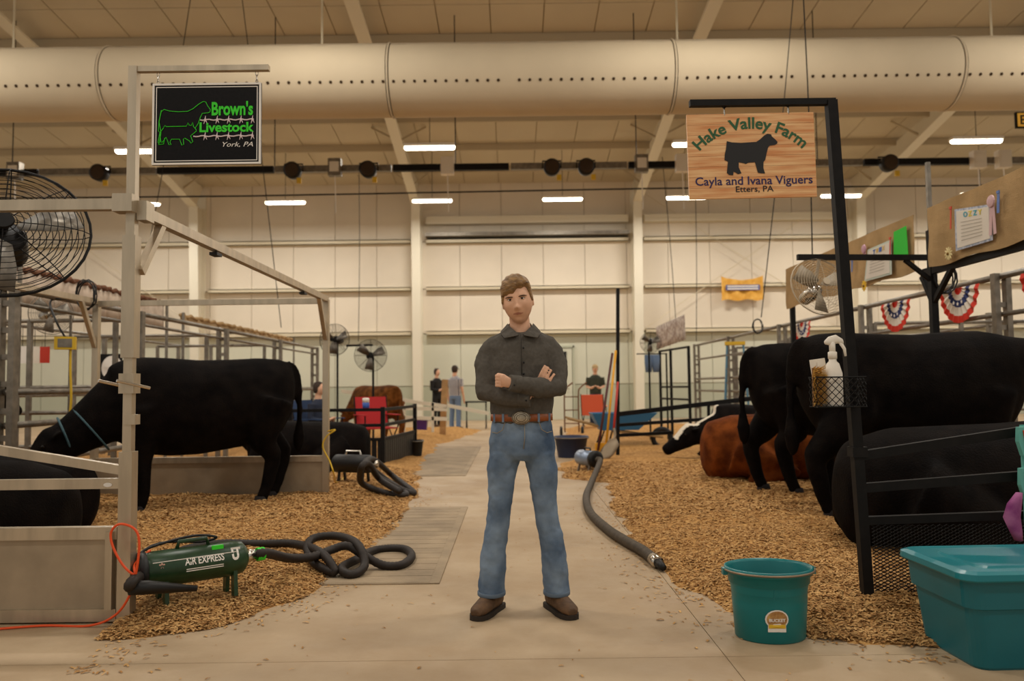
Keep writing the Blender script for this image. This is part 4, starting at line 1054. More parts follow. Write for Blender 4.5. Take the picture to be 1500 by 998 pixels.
# boots
def boot(cx, dirx, par):
    d = V((dirx, -1, 0)).normalized(); r = V((-d.y, d.x, 0)); mb = MB(); c = V((cx, .03, 0))
    mb.loft([(c + d * a + V((0, 0, z)), r * w, V((0, 0, h))) for a, z, w, h in ((-.075, .06, .030, .05), (-.05, .062, .042, .056), (0, .062, .046, .056), (.06, .056, .046, .046), (.12, .046, .050, .034), (.17, .041, .046, .028), (.205, .036, .028, .018))], 18)
    limb(mb, [(c + V((0, 0, .07)), .046), (c + d * .01 + V((0, 0, .12)), .048), (c + V((0, 0, .2)), .05)], 16)
    o = mobj('boot', remesh(mb, .006, 3), m_boot, par)
    mb = MB(); pts = [(-.085, .030), (-.07, .042), (-.03, .046), (.04, .046), (.11, .053), (.165, .050), (.20, .034), (.212, .012)]
    ol = [c + d * a + r * w for a, w in pts] + [c + d * a - r * w for a, w in reversed(pts)]
    n = len(ol); mb.v += [tuple(p + V((0, 0, .001))) for p in ol] + [tuple(p + V((0, 0, .024))) for p in ol]
    mb.f += [tuple(reversed(range(n))), tuple(range(n, 2 * n))] + [(i, (i + 1) % n, n + (i + 1) % n, n + i) for i in range(n)]
    mb.build('boot_sole', m_sole, o)
boot(-.160, -.42, boy); boot(.163, .38, boy)

# ---- people in the background
def person_bg(loc, rz, lab, shirt_m, pants_m, hair_m, sitting=False, cap=None, arms='down', sc=1.):
    t = empty('person', loc, rz, lab, 'person'); t.scale = (sc, sc, sc)
    hip = .48 if sitting else .92; dz = hip - .92
    b = MB(); b.ball((0, -.01, 1.63 + dz), (.075, .092, .115), 16, 12); b.ball((0, -.102, 1.615 + dz), (.013, .02, .02), 8, 6)
    limb(b, [(V((0, .01, 1.55 + dz)), .055), (V((0, .015, 1.42 + dz)), .065)], 12)
    b.loft([((0, 0, z + dz), (rx, 0, 0), (0, ry, 0)) for z, rx, ry in ((.9, .14, .09), (1.15, .15, .10), (1.36, .17, .09), (1.44, .09, .06))], 18)
    sh = MB(); sh.loft([((0, 0, z + dz), (rx, 0, 0), (0, ry, 0)) for z, rx, ry in ((.86, .165, .115), (1.0, .165, .118), (1.2, .175, .122), (1.36, .195, .11), (1.43, .12, .085), (1.46, .07, .065))], 22)
    for s in (-1, 1):
        if arms == 'down': A = [(V((s * .19, .01, 1.38)), .06), (V((s * .24, .02, 1.12)), .045), (V((s * .25, -.04, .88)), .034), (V((s * .245, -.07, .78)), .04)]
        else: A = [(V((s * .19, .01, 1.38)), .06), (V((s * .235, .0, 1.12)), .047), (V((s * .12, -.20, 1.08)), .038), (V((s * .05, -.26, 1.12)), .04)]
        A = [(p + V((0, 0, dz)), r) for p, r in A]
        limb(b, [(p, r * .85) for p, r in A], 12)
        h = A[-1][0]; d_ = (A[-1][0] - A[-2][0]).normalized()
        for i in range(4): limb(b, [(h + V((0, (i - 1.5) * .018, 0)), .011), (h + d_ * .06 + V((0, (i - 1.5) * .018, 0)), .010), (h + d_ * .09 + V((-s * .01, (i - 1.5) * .016, 0)), .008)], 6)
        limb(b, [(h + V((-s * .01, -.03, 0)), .012), (h + d_ * .04 + V((-s * .02, -.05, 0)), .009)], 6)
        long = shirt_m[1]
        sl = A[:3] if long else [A[0], (A[0][0].lerp(A[1][0], .85), A[1][1])]
        limb(sh, [(p, r * 1.18) for p, r in sl], 14)
    pn = MB(); pn.loft([((0, .0, z + dz), (rx, 0, 0), (0, ry, 0)) for z, rx, ry in ((.98, .155, .11), (.9, .168, .12), (.82, .165, .118))], 20)
    for s in (-1, 1):
        if sitting: pn.loft([((s * .09, 0, .46), (.085, 0, 0), (0, .03, .085)), ((s * .11, -.25, .48), (.075, 0, 0), (0, .02, .08)), ((s * .12, -.44, .45), (.065, 0, 0), (0, -.05, .06)), ((s * .12, -.46, .30), (.06, 0, 0), (0, -.06, 0)), ((s * .12, -.44, .08), (.06, 0, 0), (0, -.06, 0))], 16)
        else: limb(pn, [(V((s * .085, 0, .86)), .092), (V((s * .10, -.005, .5)), .070), (V((s * .11, .01, .25)), .066), (V((s * .11, .01, .06)), .066)], 16)
        fy = -.44 if sitting else .0
        MB().loft([((s * .115, fy + a, z), (w, 0, 0), (0, 0, h)) for a, z, w, h in ((.08, .045, .03, .04), (.0, .05, .045, .048), (-.12, .035, .045, .033), (-.19, .028, .025, .02))], 12).build('shoe', m_boot, t, smooth=True)
    mobj('body', remesh(b, .011, 3), m_skin, t); mobj('shirt', remesh(sh, .014, 3), shirt_m[0], t); mobj('trousers', remesh(pn, .014, 3), pants_m, t)
    if cap:
        c = MB().loft([((0, -.005, 1.655 + dz), (.083, 0, 0), (0, .1, 0)), ((0, -.003, 1.70 + dz), (.08, 0, 0), (0, .097, 0)), ((0, 0, 1.75 + dz), (.05, 0, 0), (0, .06, 0))], 20).build('cap', cap, t, smooth=True)
        MB().loft([((0, -.09, 1.662 + dz), (.06, 0, 0), (0, .01, .008)), ((0, -.17, 1.652 + dz), (.05, 0, 0), (0, .005, .006))], 12).build('cap_brim', cap, t)
    MB().loft([((0, .012, z + dz), (rx, 0, 0), (0, ry, 0)) for z, rx, ry in ((1.56, .06, .07), (1.60, .081, .085), (1.68, .084, .092), (1.74, .06, .07), (1.76, .02, .03))], 18).build('hair', hair_m, t, smooth=True)
    return t
def plaid():
    m = M('plaid_cloth', '#cfc8c2', .85); nt = m.node_tree; b = nt.nodes['Principled BSDF']; tc = nt.nodes.new('ShaderNodeTexCoord')
    prev = None
    for ax, rot in (('X', 0), ('Z', 1)):
        w = nt.nodes.new('ShaderNodeTexWave'); w.bands_direction = ax; w.inputs['Scale'].default_value = 6.5; nt.links.new(tc.outputs['Object'], w.inputs[0])
        r = nt.nodes.new('ShaderNodeValToRGB'); r.color_ramp.elements[0].color = (*lin('#5b6a8c'), 1); r.color_ramp.elements[0].position = .12; r.color_ramp.elements[1].color = (1, 1, 1, 1); r.color_ramp.elements[1].position = .3
        nt.links.new(w.outputs[0], r.inputs[0])
        if prev is None: prev = r
        else:
            x = nt.nodes.new('ShaderNodeMixRGB'); x.blend_type = 'MULTIPLY'; x.inputs[0].default_value = 1; nt.links.new(prev.outputs[0], x.inputs[1]); nt.links.new(r.outputs[0], x.inputs[2])
            y = nt.nodes.new('ShaderNodeMixRGB'); y.blend_type = 'MULTIPLY'; y.inputs[0].default_value = 1; nt.links.new(x.outputs[0], y.inputs[1]); y.inputs[2].default_value = (*lin('#cfc8c2'), 1)
            nt.links.new(y.outputs[0], b.inputs['Base Color'])
    return m
m_navy = M('navy_cloth', '#262c3c', .9); m_dkshirt = M('black_cloth', '#1d1a18', .9); m_olive = M('olive_cloth', '#3a3d30', .9); m_bjean = M('pale_denim', '#6d819c', .9)
m_dhair = M('hair_dark', '#3a2c22', .8); m_capg = M('cap_grey', '#4a453e', .8); m_capt = M('cap_tan', '#b59a6c', .8)
p = PG(667, 629); person_bg((p.x, p.y, 0), math.pi - .5, 'man in white plaid shirt and grey cap standing with his back turned', (plaid(), False), m_bjean, m_dhair, cap=m_capg, sc=1.0)
p = PG(633, 629); person_bg((p.x, p.y + 1.5, 0), .9, 'man in black shirt standing beside the plaid shirted man', (m_dkshirt, True), m_dkshirt, m_dhair, arms='fold', sc=.98)
p = PG(876, 626); person_bg((p.x, p.y + .5, 0), -.1, 'man in dark tee shirt and tan cap standing beyond the blue wheelbarrow', (m_olive, False), m_navy, m_dhair, cap=m_capt, arms='fold', sc=1.0)
p = PY(467, 592, 12.6); person_bg((p.x, 12.6, 0.05), 1.2, 'seated child in navy top with sunglasses pushed up', (m_navy, True), m_navy, m_dhair, sitting=True, arms='fold', sc=.92)
# ================================================================== PROPS
def bh(px, py, dz=0.):                        # point on the shavings under a pixel
    p = PG(px, py, .08); return PG(px, py, max(0, bed_h(-1 if p.x < 0 else 1, p.x, p.y)) + dz)
def hose(pts, r, ridges=True):                # corrugated hose
    path = smooth_path(pts, 10); out = []; L = 0
    for a, b in zip(path, path[1:]):
        n = max(1, int((b - a).length / .009))
        for i in range(n): out.append(a.lerp(b, i / n))
    out.append(path[-1])
    return MB().tube(out, [r * (1.05 if i % 2 else .94) for i in range(len(out))] if ridges else r, 10)
m_bgreen = M('blower_green', '#1f3a20', .35, var=.2, scale=20); m_hose = M('hose_rubber', '#241b14', .6, var=.2, scale=30)
# ---- green blower
A = PG(228, 886, .06); A = V((A.x, A.y, 0)); B = PG(343, 866, .06); B = V((B.x, B.y, 0)); zc = .235
ax = (B - A).normalized(); Lb = .50; mid = (A + B) / 2 + V((-.01, 0, 0))
bl = empty('livestock_blower', (mid.x, mid.y, 0), math.atan2(ax.y, ax.x), 'green cylindrical cattle blower with white lettering beside the orange cord', 'blower')
R_ = .092
MB().loft([((x, 0, zc), (0, r, 0), (0, 0, r)) for x, r in ((-.26, .086), (-.255, .092), (.20, .092), (.245, .084), (.27, .055))], 28).build('tank', m_bgreen, bl, smooth=True)
MB().loft([((x, 0, zc), (0, r, 0), (0, 0, r)) for x, r in ((-.285, .095), (-.25, .097), (-.249, .09))], 28).build('intake_band', m_blackp, bl, smooth=True)
MB().loft([((-.287, 0, zc), (0, .07, 0), (0, 0, .07)), ((-.29, 0, zc), (0, .06, 0), (0, 0, .06))], 24).build('intake_filter', M('filter_brown', '#4a3a2c', .9, bump=.5, bscale=200), bl)
for x in (-.16, .19):
    for y in (-.065, .065): MB().beam((x, y, .05), (x, y * .8, zc - .05), .045, .02, (1, 0, 0)).build('leg', m_bgreen, bl)
MB().tube([(-.09, 0, zc + .09), (-.08, 0, zc + .125), (.06, 0, zc + .125), (.07, 0, zc + .09)], .011, 8).build('handle', m_bgreen, bl, smooth=True)
MB().loft([((x, 0, zc), (0, r, 0), (0, 0, r)) for x, r in ((.265, .034), (.30, .034), (.301, .03), (.33, .03))], 18).build('outlet_collar', m_chrome, bl, smooth=True)
MB().loft([((x, 0, zc), (0, .036, 0), (0, 0, .036)) for x in (.335, .375)], 18).build('lime_tape', m_green, bl)
def wrap(me, y_to_ang, x0, sx_, sz_, a0):     # lettering wrapped on the tank, facing the aisle front
    for v in me.vertices:
        a = a0 + v.co.y * sz_ / R_; x = x0 + v.co.x * sx_
        v.co = (x, -math.cos(a) * (R_ + .0012), zc + math.sin(a) * (R_ + .0012))
    return me
mobj('lettering', wrap(text_mesh('AIR EXPRESS', bold=.02), 0, -.075, .036, .050, .18), m_signw, bl)
for dz in (-.05, -.16): MB().beam((-.07, -math.cos(dz) * (R_ + .001), zc + math.sin(dz) * R_), (.12, -math.cos(dz) * (R_ + .001), zc + math.sin(dz) * R_), .001, .004).build('small_print', m_signw, bl)
MB().beam((-.23, -math.cos(.55) * (R_ + .001), zc + math.sin(.55) * R_), (.19, -math.cos(.55) * (R_ + .001), zc + math.sin(.55) * R_), .001, .004).build('pinstripe', m_signw, bl)
mobj('emblem', wrap(text_mesh('U', bold=.05), 0, .165, .055, .075, .12), m_signw, bl); MB().cbox((.19, -math.cos(.75) * R_, zc + math.sin(.75) * R_), (.05, .004, .012)).build('emblem', m_signw, bl)
MB().cbox((.10, -math.cos(.95) * R_ - .0, zc + math.sin(.95) * R_), (.06, .012, .03)).build('lime_tape', m_green, bl)
mobj('emblem', wrap(text_mesh('*', bold=.04), 0, -.2, .06, .06, .0), M('emblem_rust', '#b58a76', .6), bl)
nz = [bl.matrix_basis @ V((-.36, -.17, .20)), bl.matrix_basis @ V((-.28, -.17, .19)), bl.matrix_basis @ V((-.05, -.19, .15))]
# hose with knot
o0 = bl.matrix_basis @ V((.33, 0, zc))
hp = [o0, o0 + ax * .06] + [PG(px, py, z) for px, py, z in ((425, 818, .14), (458, 816, .12), (485, 806, .13), (508, 800, .15), (530, 812, .10), (560, 828, .035), (588, 828, .03), (603, 815, .03), (590, 804, .03), (550, 806, .03), (522, 820, .05), (500, 833, .05), (516, 842, .03), (534, 828, .06), (524, 798, .16), (495, 786, .17), (462, 788, .16), (450, 802, .13), (462, 826, .07), (490, 838, .04), (470, 810, .13), (430, 797, .12), (380, 797, .12), (320, 797, .14), (265, 808, .15))] + [nz[0] + V((-.0, .08, .03)), nz[0]]
h = tag(hose(hp, .027).build('air_hose', m_hose, smooth=True), 'knotted black corrugated hose joined to the green blower', 'hose')
t = MB().tube(nz, [.034, .034, .014], 14).build('nozzle', m_blackp, h, smooth=True)
tag(MB().tube(smooth_path([bl.matrix_basis @ V(p) for p in ((-.27, .0, zc + .09), (-.2, .02, zc + .115), (0, .03, zc + .14), (.12, .02, zc + .12), (.05, .05, zc + .10), (-.2, .06, zc + .11), (-.4, .05, .17))], 6), .007, 6).build('power_cord', m_blackp, smooth=True), 'black power cord draped over the green blower', 'cord')
# orange cord
oc = [PG(-40, 925, .008), PG(60, 917, .008), PG(130, 917, .008)] + [PY(px, py, 3.93) for px, py in ((168, 902), (190, 872), (200, 835), (204, 795), (197, 775), (176, 768), (163, 779), (165, 800), (180, 828), (197, 842))] + [bl.matrix_basis @ V((-.30, -.03, zc + .05)), bl.matrix_basis @ V((-.22, 0, zc + .10))]
tag(MB().tube(smooth_path(oc, 6), .006, 7).build('extension_cord', m_orange, smooth=True), 'orange extension cord looped on the aluminium post', 'cord')
# ---- bucket
m_teal = M('bucket_teal', '#0b7072', .35, var=.06, scale=6)
p = PG(1138, 944); bk_ = empty('feed_bucket', (p.x + .01, p.y + .12, 0), 0, 'teal flat back plastic bucket with oval sticker on the concrete', 'bucket')
S_ = .85
MB().lathe([(.150, .0), (.156, .005), (.166, .16), (.170, .24), (.180, .245), (.183, .285), (.197, .288), (.198, .312), (.190, .314), (.182, .300), (.160, .15), (.145, .02), (.0, .018)], (0, 0, 0), 40, 1, S_).build('bucket_body', m_teal, bk_, smooth=True)
MB().tube([(math.cos(a) * .203, math.sin(a) * .203 * S_, .302 - .0 * math.sin(a)) for a in [math.pi + i * math.pi / 24 for i in range(25)]], .005, 6).build('bail_handle', M('bail_wire', '#93806a', .4, metal=.6), bk_, smooth=True)
for s in (-1, 1): MB().cbox((s * .200, 0, .292), (.02, .035, .03)).build('bail_ear', m_teal, bk_)
for x in (-.012, .012): MB().beam((x - .01, -.171 * S_, .235), (x - .01, -.163 * S_, .19), .004, .004).build('mould_rib', m_teal, bk_)
def curved(pts, off, m, nm):
    mb = MB(); n = len(pts); c = (sum(a for a, b in pts) / n, sum(b for a, b in pts) / n)
    for x, z in [c] + pts:
        r = .158 + (z - .005) * .07 + off; mb.v.append((x, -math.sqrt(max(0, 1 - (x / r) ** 2)) * r * S_, z))
    mb.f += [(0, i + 1, (i + 1) % n + 1) for i in range(n)]; return mb.build(nm, m, bk_, fix=False)
st_ = [(-.028 + .056 * 0, .058)] ; ov = [(math.cos(a) * .036, .098 + math.sin(a) * .030) for a in [math.radians(d) for d in range(-40, 221, 20)]]
def sh(q, k=1., dx=-.012, dz=0): return [(x * k * 1.4 + dx, (z - .09) * k * 1.4 + .10 + dz) for x, z in q]
lbl = [(.028, .058)] + ov + [(-.028, .058)]
curved(sh(lbl, 1.), .002, m_signw, 'sticker'); curved(sh(ov, .88, dz=.001), .0032, M('sticker_brown', '#9a6a3a', .5, col2='#c9a060', scale=40), 'sticker_scene'); curved(sh([(.026, .07), (.026, .082), (-.026, .082), (-.026, .07)]), .0036, m_yellow, 'sticker_band')
me = text_mesh('BUCKET', bold=.03); xs = [v.co.x for v in me.vertices]; w_ = max(xs) - min(xs)
for v in me.vertices:
    x = -.047 + (v.co.x - min(xs)) / w_ * .07; z = .102 + v.co.y * .019; r = .158 + z * .07 + .006; v.co = (x, -math.sqrt(1 - (x / r) ** 2) * r * S_, z)
mobj('lettering', me, m_signw, bk_)
# ---- tote
m_tote = M('tote_teal', '#0d5f68', .35, var=.05, scale=5)
def rrect(cx, cy, hx, hy, r, z):
    pts = []
    for sx_, sy_, a0 in ((1, 1, 0), (-1, 1, 90), (-1, -1, 180), (1, -1, 270)):
        for k in range(6):
            a = math.radians(a0 + k * 18); pts.append((cx + sx_ * (hx - r) + math.cos(a) * r, cy + sy_ * (hy - r) + math.sin(a) * r, z))
    return pts
def rloft(secs, nm, m, par):
    mb = MB(); n = 24
    for s_ in secs: mb.v += rrect(*s_)
    for i in range(len(secs) - 1): mb.f += [(i*n + j, i*n + (j+1) % n, (i+1)*n + (j+1) % n, (i+1)*n + j) for j in range(n)]
    mb.f += [tuple(reversed(range(n))), tuple((len(secs)-1)*n + j for j in range(n))]; return mb.build(nm, m, par)
tt = empty('storage_tote', (2.22, 3.44, 0), .03, 'large teal plastic storage tote with lid by the black gate', 'tote')
rloft([(0, 0, .40, .21, .06, 0), (0, 0, .405, .215, .06, .01), (0, 0, .43, .235, .06, .24), (0, 0, .445, .245, .06, .245), (0, 0, .455, .25, .06, .36)], 'tote_body', m_tote, tt)
rloft([(0, 0, .475, .27, .07, .355), (0, 0, .48, .275, .07, .362), (0, 0, .478, .272, .07, .385), (0, 0, .455, .25, .06, .395), (0, 0, .44, .235, .05, .388), (0, 0, .36, .17, .05, .388), (0, 0, .35, .16, .05, .396)], 'tote_lid', M('tote_lid', '#12737c', .3), tt)
# ---- wire basket with bottle and brush on the leaning post
bx0, bx1 = PY(1193, 575, 3.93).x, PY(1264, 575, 3.93).x; bz0, bz1 = PY(1200, 597, 3.93).z, PY(1200, 553, 3.93).z
wb = empty('wire_basket', ((bx0 + bx1) / 2, 3.945, bz0), 0, 'small black expanded metal basket fixed to the leaning post', 'basket'); hw = (bx1 - bx0) / 2; hd_ = .055; hh = bz1 - bz0
MB().box((-hw, -hd_, 0), (hw, hd_, .004)).build('basket_floor', m_black, wb)
for nm_, ax_, c_ in (('f', 0, -hd_), ('b', 0, hd_), ('l', 1, -hw), ('r', 1, hw)):
    mb = MB(); wid = hw if ax_ == 0 else hd_; k = -wid - hh
    while k < wid:
        for sg_ in (1, -1):
            a_ = max(-wid, k); b_ = min(wid, k + hh)
            if b_ > a_:
                za, zb_ = a_ - k, b_ - k
                if sg_ < 0: za, zb_ = hh - za, hh - zb_
                mb.beam(*[((u, c_, z) if ax_ == 0 else (c_, u, z)) for u, z in ((a_, za), (b_, zb_))], .003, .003)
        k += .036
    mb.build('basket_mesh', m_black, wb, kind='stuff')
for z in (.002, hh): MB().tube([(-hw, -hd_, z), (hw, -hd_, z), (hw, hd_, z), (-hw, hd_, z)], .0035, 5, closed=True).build('basket_rim', m_black, wb)
sb_ = empty('spray_bottle', (PY(1224, 580, 3.92).x, 3.94, bz0 + .004), 0, 'white trigger spray bottle standing in the wire basket', 'bottle'); sb_.scale = (1.15, 1.0, 1.2)
MB().lathe([(.036, 0), (.038, .01), (.038, .135), (.026, .175), (.016, .185), (.016, .20)], (0, 0, 0), 20).build('bottle_body', m_white, sb_, smooth=True)
MB().lathe([(.019, .195), (.019, .222), (.013, .225)], (0, 0, 0), 16).build('bottle_collar', m_white, sb_, smooth=True)
MB().loft([((x, 0, z), (0, .012, 0), (-.2 * h_, 0, h_)) for x, z, h_ in ((-.03, .262, .008), (-.012, .268, .018), (.02, .276, .018), (.045, .266, .012))], 12).tube([(0, 0, .222), (0, 0, .265)], .013, 10).build('spray_head', m_white, sb_, smooth=True)
MB().tube([(.035, 0, .262), (.052, 0, .235), (.056, 0, .205)], [.008, .007, .005], 8).build('trigger', m_white, sb_, smooth=True)
s2 = empty('white_scraper', (PY(1212, 580, 3.945).x, 3.985, bz0 + .004), 0, 'flat white plastic paddle standing behind the spray bottle', 'paddle'); MB().beam((0, 0, 0), (-.03, 0, .235), .075, .008, (0, 1, 0)).build('paddle_blade', m_white, s2); MB().beam((0, -.006, 0), (-.028, -.006, .22), .012, .006, (0, 1, 0)).build('paddle_rib', m_white, s2)
br_ = empty('scrub_brush', (PY(1203, 580, 3.90).x, 3.93, bz0 + .004), 0, 'straw bristle brush standing in the wire basket', 'brush')
MB().box((-.022, .012, 0), (.022, .026, .19)).build('brush_back', M('brush_wood', '#8a6232', .7), br_)
mb = MB()
for i in range(420):
    z = rnd.uniform(.01, .19); x = rnd.uniform(-.022, .022); mb.tube([(x, .012, z), (x * 1.5 + rnd.gauss(0, .003), -.028, z + rnd.gauss(.004, .006))], .0011, 3)
mb.build('bristles', M('straw', '#d9ae58', .8, var=.2, scale=90), br_, kind='stuff')
# ---- hanging organiser at the gate end
og = empty('hanging_organizer', PY(1496, 640, 3.98), 0, 'teal edged orange pocket organizer hung on the gate rail', 'organizer')
m_ot = M('organizer_teal', '#5fa79c', .7); m_oo = M('organizer_orange', '#d8471c', .7)
for z0, z1 in ((-.12, .05), (-.33, -.15)):
    MB().poly([(-.045, z1), (.3, z1 + .02), (.3, z0), (-.03, z0 + .03), (-.05, z0 + .10)], .03).xf(Matrix.Translation((0, -.06, 0))).build('pocket_trim', m_ot, og); MB().poly([(-.030, z1 - .015), (.28, z1), (.28, z0 + .02), (-.015, z0 + .045)], .01).xf(Matrix.Translation((0, -.068, 0))).build('pocket', m_oo, og)
MB().box((-.02, -.03, -.5), (.3, -.02, .06)).build('organizer_back', m_ot, og)
cl = MB().loft([(PY(px, py, 3.9), (w, 0, 0), (0, .02, 0)) for px, py, w in ((1493, 722, .012), (1486, 738, .035), (1482, 758, .042), (1488, 778, .03), (1492, 792, .018))], 14).build('purple_cloth', M('cloth_purple', '#7d2f6c', .8, col2='#b06a96', scale=9), None, True); tag(cl, 'crumpled purple cloth hanging from the pocket organizer', 'cloth')

# ---- second blower with coiled hose
p = bh(518, 706); b2 = empty('livestock_blower', (p.x, p.y, p.z), -.35, 'black blower wrapped in its coiled hose by the aluminium corner post', 'blower')
MB().loft([((x, 0, .20), (0, r, 0), (0, 0, r)) for x, r in ((-.24, .08), (-.22, .10), (.2, .10), (.25, .06))], 22).build('tank', m_blackp, b2, smooth=True)
for x in (-.15, .15):
    for y in (-.07, .07): MB().beam((x, y, 0), (x, y * .7, .13), .03, .02, (1, 0, 0)).build('leg', m_blackp, b2)
MB().tube([(-.1, 0, .3), (-.09, 0, .34), (.08, 0, .34), (.09, 0, .3)], .012, 6).build('handle', m_chrome, b2)
MB().loft([((.25, 0, .2), (0, .05, 0), (0, 0, .05)), ((.30, 0, .2), (0, .04, 0), (0, 0, .04))], 16).build('outlet_collar', m_chrome, b2, smooth=True)
hp = [bh(px, py, z) for px, py, z in ((540, 690, .22), (535, 678, .30), (548, 674, .26), (575, 697, .06), (600, 716, .04), (606, 723, .04), (590, 718, .04), (556, 700, .10), (548, 690, .16), (570, 706, .06), (595, 724, .04), (572, 724, .04), (540, 714, .05), (528, 704, .10), (530, 684, .26), (540, 680, .28), (556, 702, .10), (585, 720, .08))]
tag(hose(hp, .032, True).build('air_hose', m_hose, smooth=True), 'black hose coiled around the black blower', 'hose')
tag(MB().tube(smooth_path([PY(480, 632, 8.08), PY(491, 630, 8.05), PY(478, 640, 8.05), PY(473, 655, 8.05), PY(483, 676, 8.04), PY(489, 694, 8.03), bh(492, 707, .01), bh(505, 698, .02), bh(500, 684, .1)], 6), .008, 6).build('extension_cord', m_yellow, smooth=True), 'yellow extension cord tied to the rear aluminium post', 'cord')
# ---- silver blower with grey hose on the right
p = bh(862, 693); b3 = empty('livestock_blower', (p.x, p.y, p.z), -1.1, 'blue and silver blower at the end of the long grey hose', 'blower')
MB().loft([((x, 0, .19), (0, r, 0), (0, 0, r)) for x, r in ((-.2, .09), (-.18, .10), (.14, .10))], 22).build('tank', M('blower_blue', '#8a97ab', .3, metal=.5), b3, smooth=True)
MB().loft([((x, 0, .19), (0, r, 0), (0, 0, r)) for x, r in ((.14, .108), (.19, .108), (.2, .06))], 22).build('end_cap', m_blackp, b3, smooth=True)
for x in (-.13, .12):
    for y in (-.08, .08): MB().beam((x, y, 0), (x, y * .6, .12), .025, .02, (1, 0, 0)).build('leg', m_galv, b3)
MB().tube([(-.08, 0, .28), (-.07, 0, .32), (.05, 0, .32), (.06, 0, .28)], .012, 6).build('handle', m_blackp, b3)
o3 = b3.matrix_basis @ V((.20, 0, .19))
m_hg = M('hose_grey', '#4d4336', .7, var=.2, scale=20)
hp = [o3, o3 + V((.03, -.12, -.02))] + [PG(px, py, .04) for px, py in ((866, 708), (859, 728), (864, 750), (888, 774), (915, 792), (940, 806), (957, 819))]
h3 = tag(hose(hp, .035).build('air_hose', m_hg, smooth=True), 'long grey corrugated hose lying along the edge of the shavings', 'hose')
e0, e1, e2 = PG(957, 819, .04), PG(964, 825, .035), PG(972, 832, .03)
MB().tube([e0, e1], .04, 12).build('hose_coupling', m_chrome, h3, smooth=True); MB().tube([e1, e2], [.03, .02], 12).build('hose_nozzle', m_blackp, h3, smooth=True)

# ---- tools leaning by the black post
FBY = 12.1
def stick(nm, lab, a, b, y0, y1, r, m, cat):
    t = empty(nm, PY(*b, y1), 0, lab, cat); part(MB().tube([PY(*b, y1), PY(*a, y0)], r, 8), 'handle', m, t, True); return t
m_yel = M('handle_yellow', '#d89a1e', .5); m_mar = M('handle_maroon', '#4a1a16', .5); m_red = M('handle_red', '#b5301c', .5); m_blade = M('shovel_steel', '#8a7a64', .5, metal=.5)
stick('pitchfork', 'maroon handled fork leaning against the black post', (897, 518), (876, 660), 12.0, 11.4, .018, m_mar, 'fork')
t = stick('broom', 'yellow handled broom leaning between the maroon and red handles', (902, 514), (888, 650), 12.0, 11.5, .018, m_yel, 'broom'); part(MB().cbox(PY(887, 655, 11.5), (.30, .06, .12)), 'broom_head', m_yel, t)
t = stick('shovel', 'red and yellow handled shovel with steel blade', (905, 560), (899, 630), 12.0, 11.6, .018, m_red, 'shovel')
part(MB().tube(smooth_path([PY(899, 628, 11.6), PY(901, 638, 11.55), PY(898, 645, 11.5)], 3), .02, 8), 'shaft', m_blade, t)
part(MB().loft([(PY(898, 643, 11.5), (.05, 0, 0), (0, .01, 0)), (PY(894, 655, 11.45), (.13, 0, .03), (0, .025, 0)), (PY(887, 668, 11.4), (.13, 0, .03), (0, .025, 0)), (PY(882, 678, 11.35), (.07, 0, .02), (0, .01, 0))], 12), 'blade', m_blade, t, True)
fb = empty('pipe_fence', PY(905, 667, FBY), 0, 'black pipe fence with tall post beside the leaning tools', 'fence')
part(MB().beam(PY(905, 668, FBY), PY(905, 423, FBY), .05, .05, (0, 1, 0)), 'post', m_black, fb)
for a, b, w in (((906, 607), (1110, 583), .07), ((906, 623), (1110, 609), .05), ((906, 638), (985, 634), .05)): part(MB().beam(PY(*a, FBY), PY(*b, FBY + .3), .04, w), 'rail', m_black, fb)
part(MB().beam(PY(1038, 615, FBY + .2), PY(1038, 590, FBY + .2), .04, .04, (0, 1, 0)), 'post', m_black, fb)
# ---- tub, wheelbarrow, hand truck, chairs
def tubb(px, py, r, h_, m, nm, lab, cat='bucket', handle=True):
    p = PG(px, py, .02); t = empty(nm, (p.x, p.y, bed_h(1 if p.x > 0 else -1, p.x, p.y) if bed_h(1 if p.x > 0 else -1, p.x, p.y) > 0 else 0), 0, lab, cat)
    MB().lathe([(r * .78, 0), (r * .8, .01), (r * .97, h_ * .86), (r * 1.04, h_ * .87), (r * 1.04, h_), (r * .98, h_), (r * .78, .03), (0, .025)], (0, 0, 0), 28).build('bucket_body', m, t, smooth=True)
    if handle: MB().tube([(math.cos(a) * r * 1.06, math.sin(a) * r * 1.06, h_ * .93) for a in [math.pi + i * math.pi / 16 for i in range(17)]], .008, 5).build('bail_handle', m_galv, t)
    return t
tubb(837, 668, .27, .34, M('tub_navy', '#232c48', .5), 'muck_tub', 'navy blue muck tub beside the silver blower', 'tub')
tubb(617, 634, .18, .33, M('bucket_purple', '#4a2a7a', .5), 'feed_bucket', 'bright purple bucket on the far shavings')
tubb(608, 668, .14, .26, m_blackp, 'feed_bucket', 'black rubber bucket at the end of the black fence')
wy = 14.3; c = PY(908, 640, wy); wbw = empty('wheelbarrow', (c.x, wy, 0), 0, 'blue plastic wheelbarrow behind the leaning tools', 'wheelbarrow'); m_wb = M('barrow_blue', '#2f6a94', .45)
mb = MB(); n = 4
lo = [(-.36, -.25, .36), (.30, -.25, .36), (.30, .25, .36), (-.36, .25, .36)]; hi = [(-.52, -.36, .66), (.62, -.36, .66), (.62, .36, .66), (-.52, .36, .66)]; hi2 = [(x * .96, y * .95, z) for x, y, z in hi]; lo2 = [(x * .95, y * .95, z + .02) for x, y, z in lo]
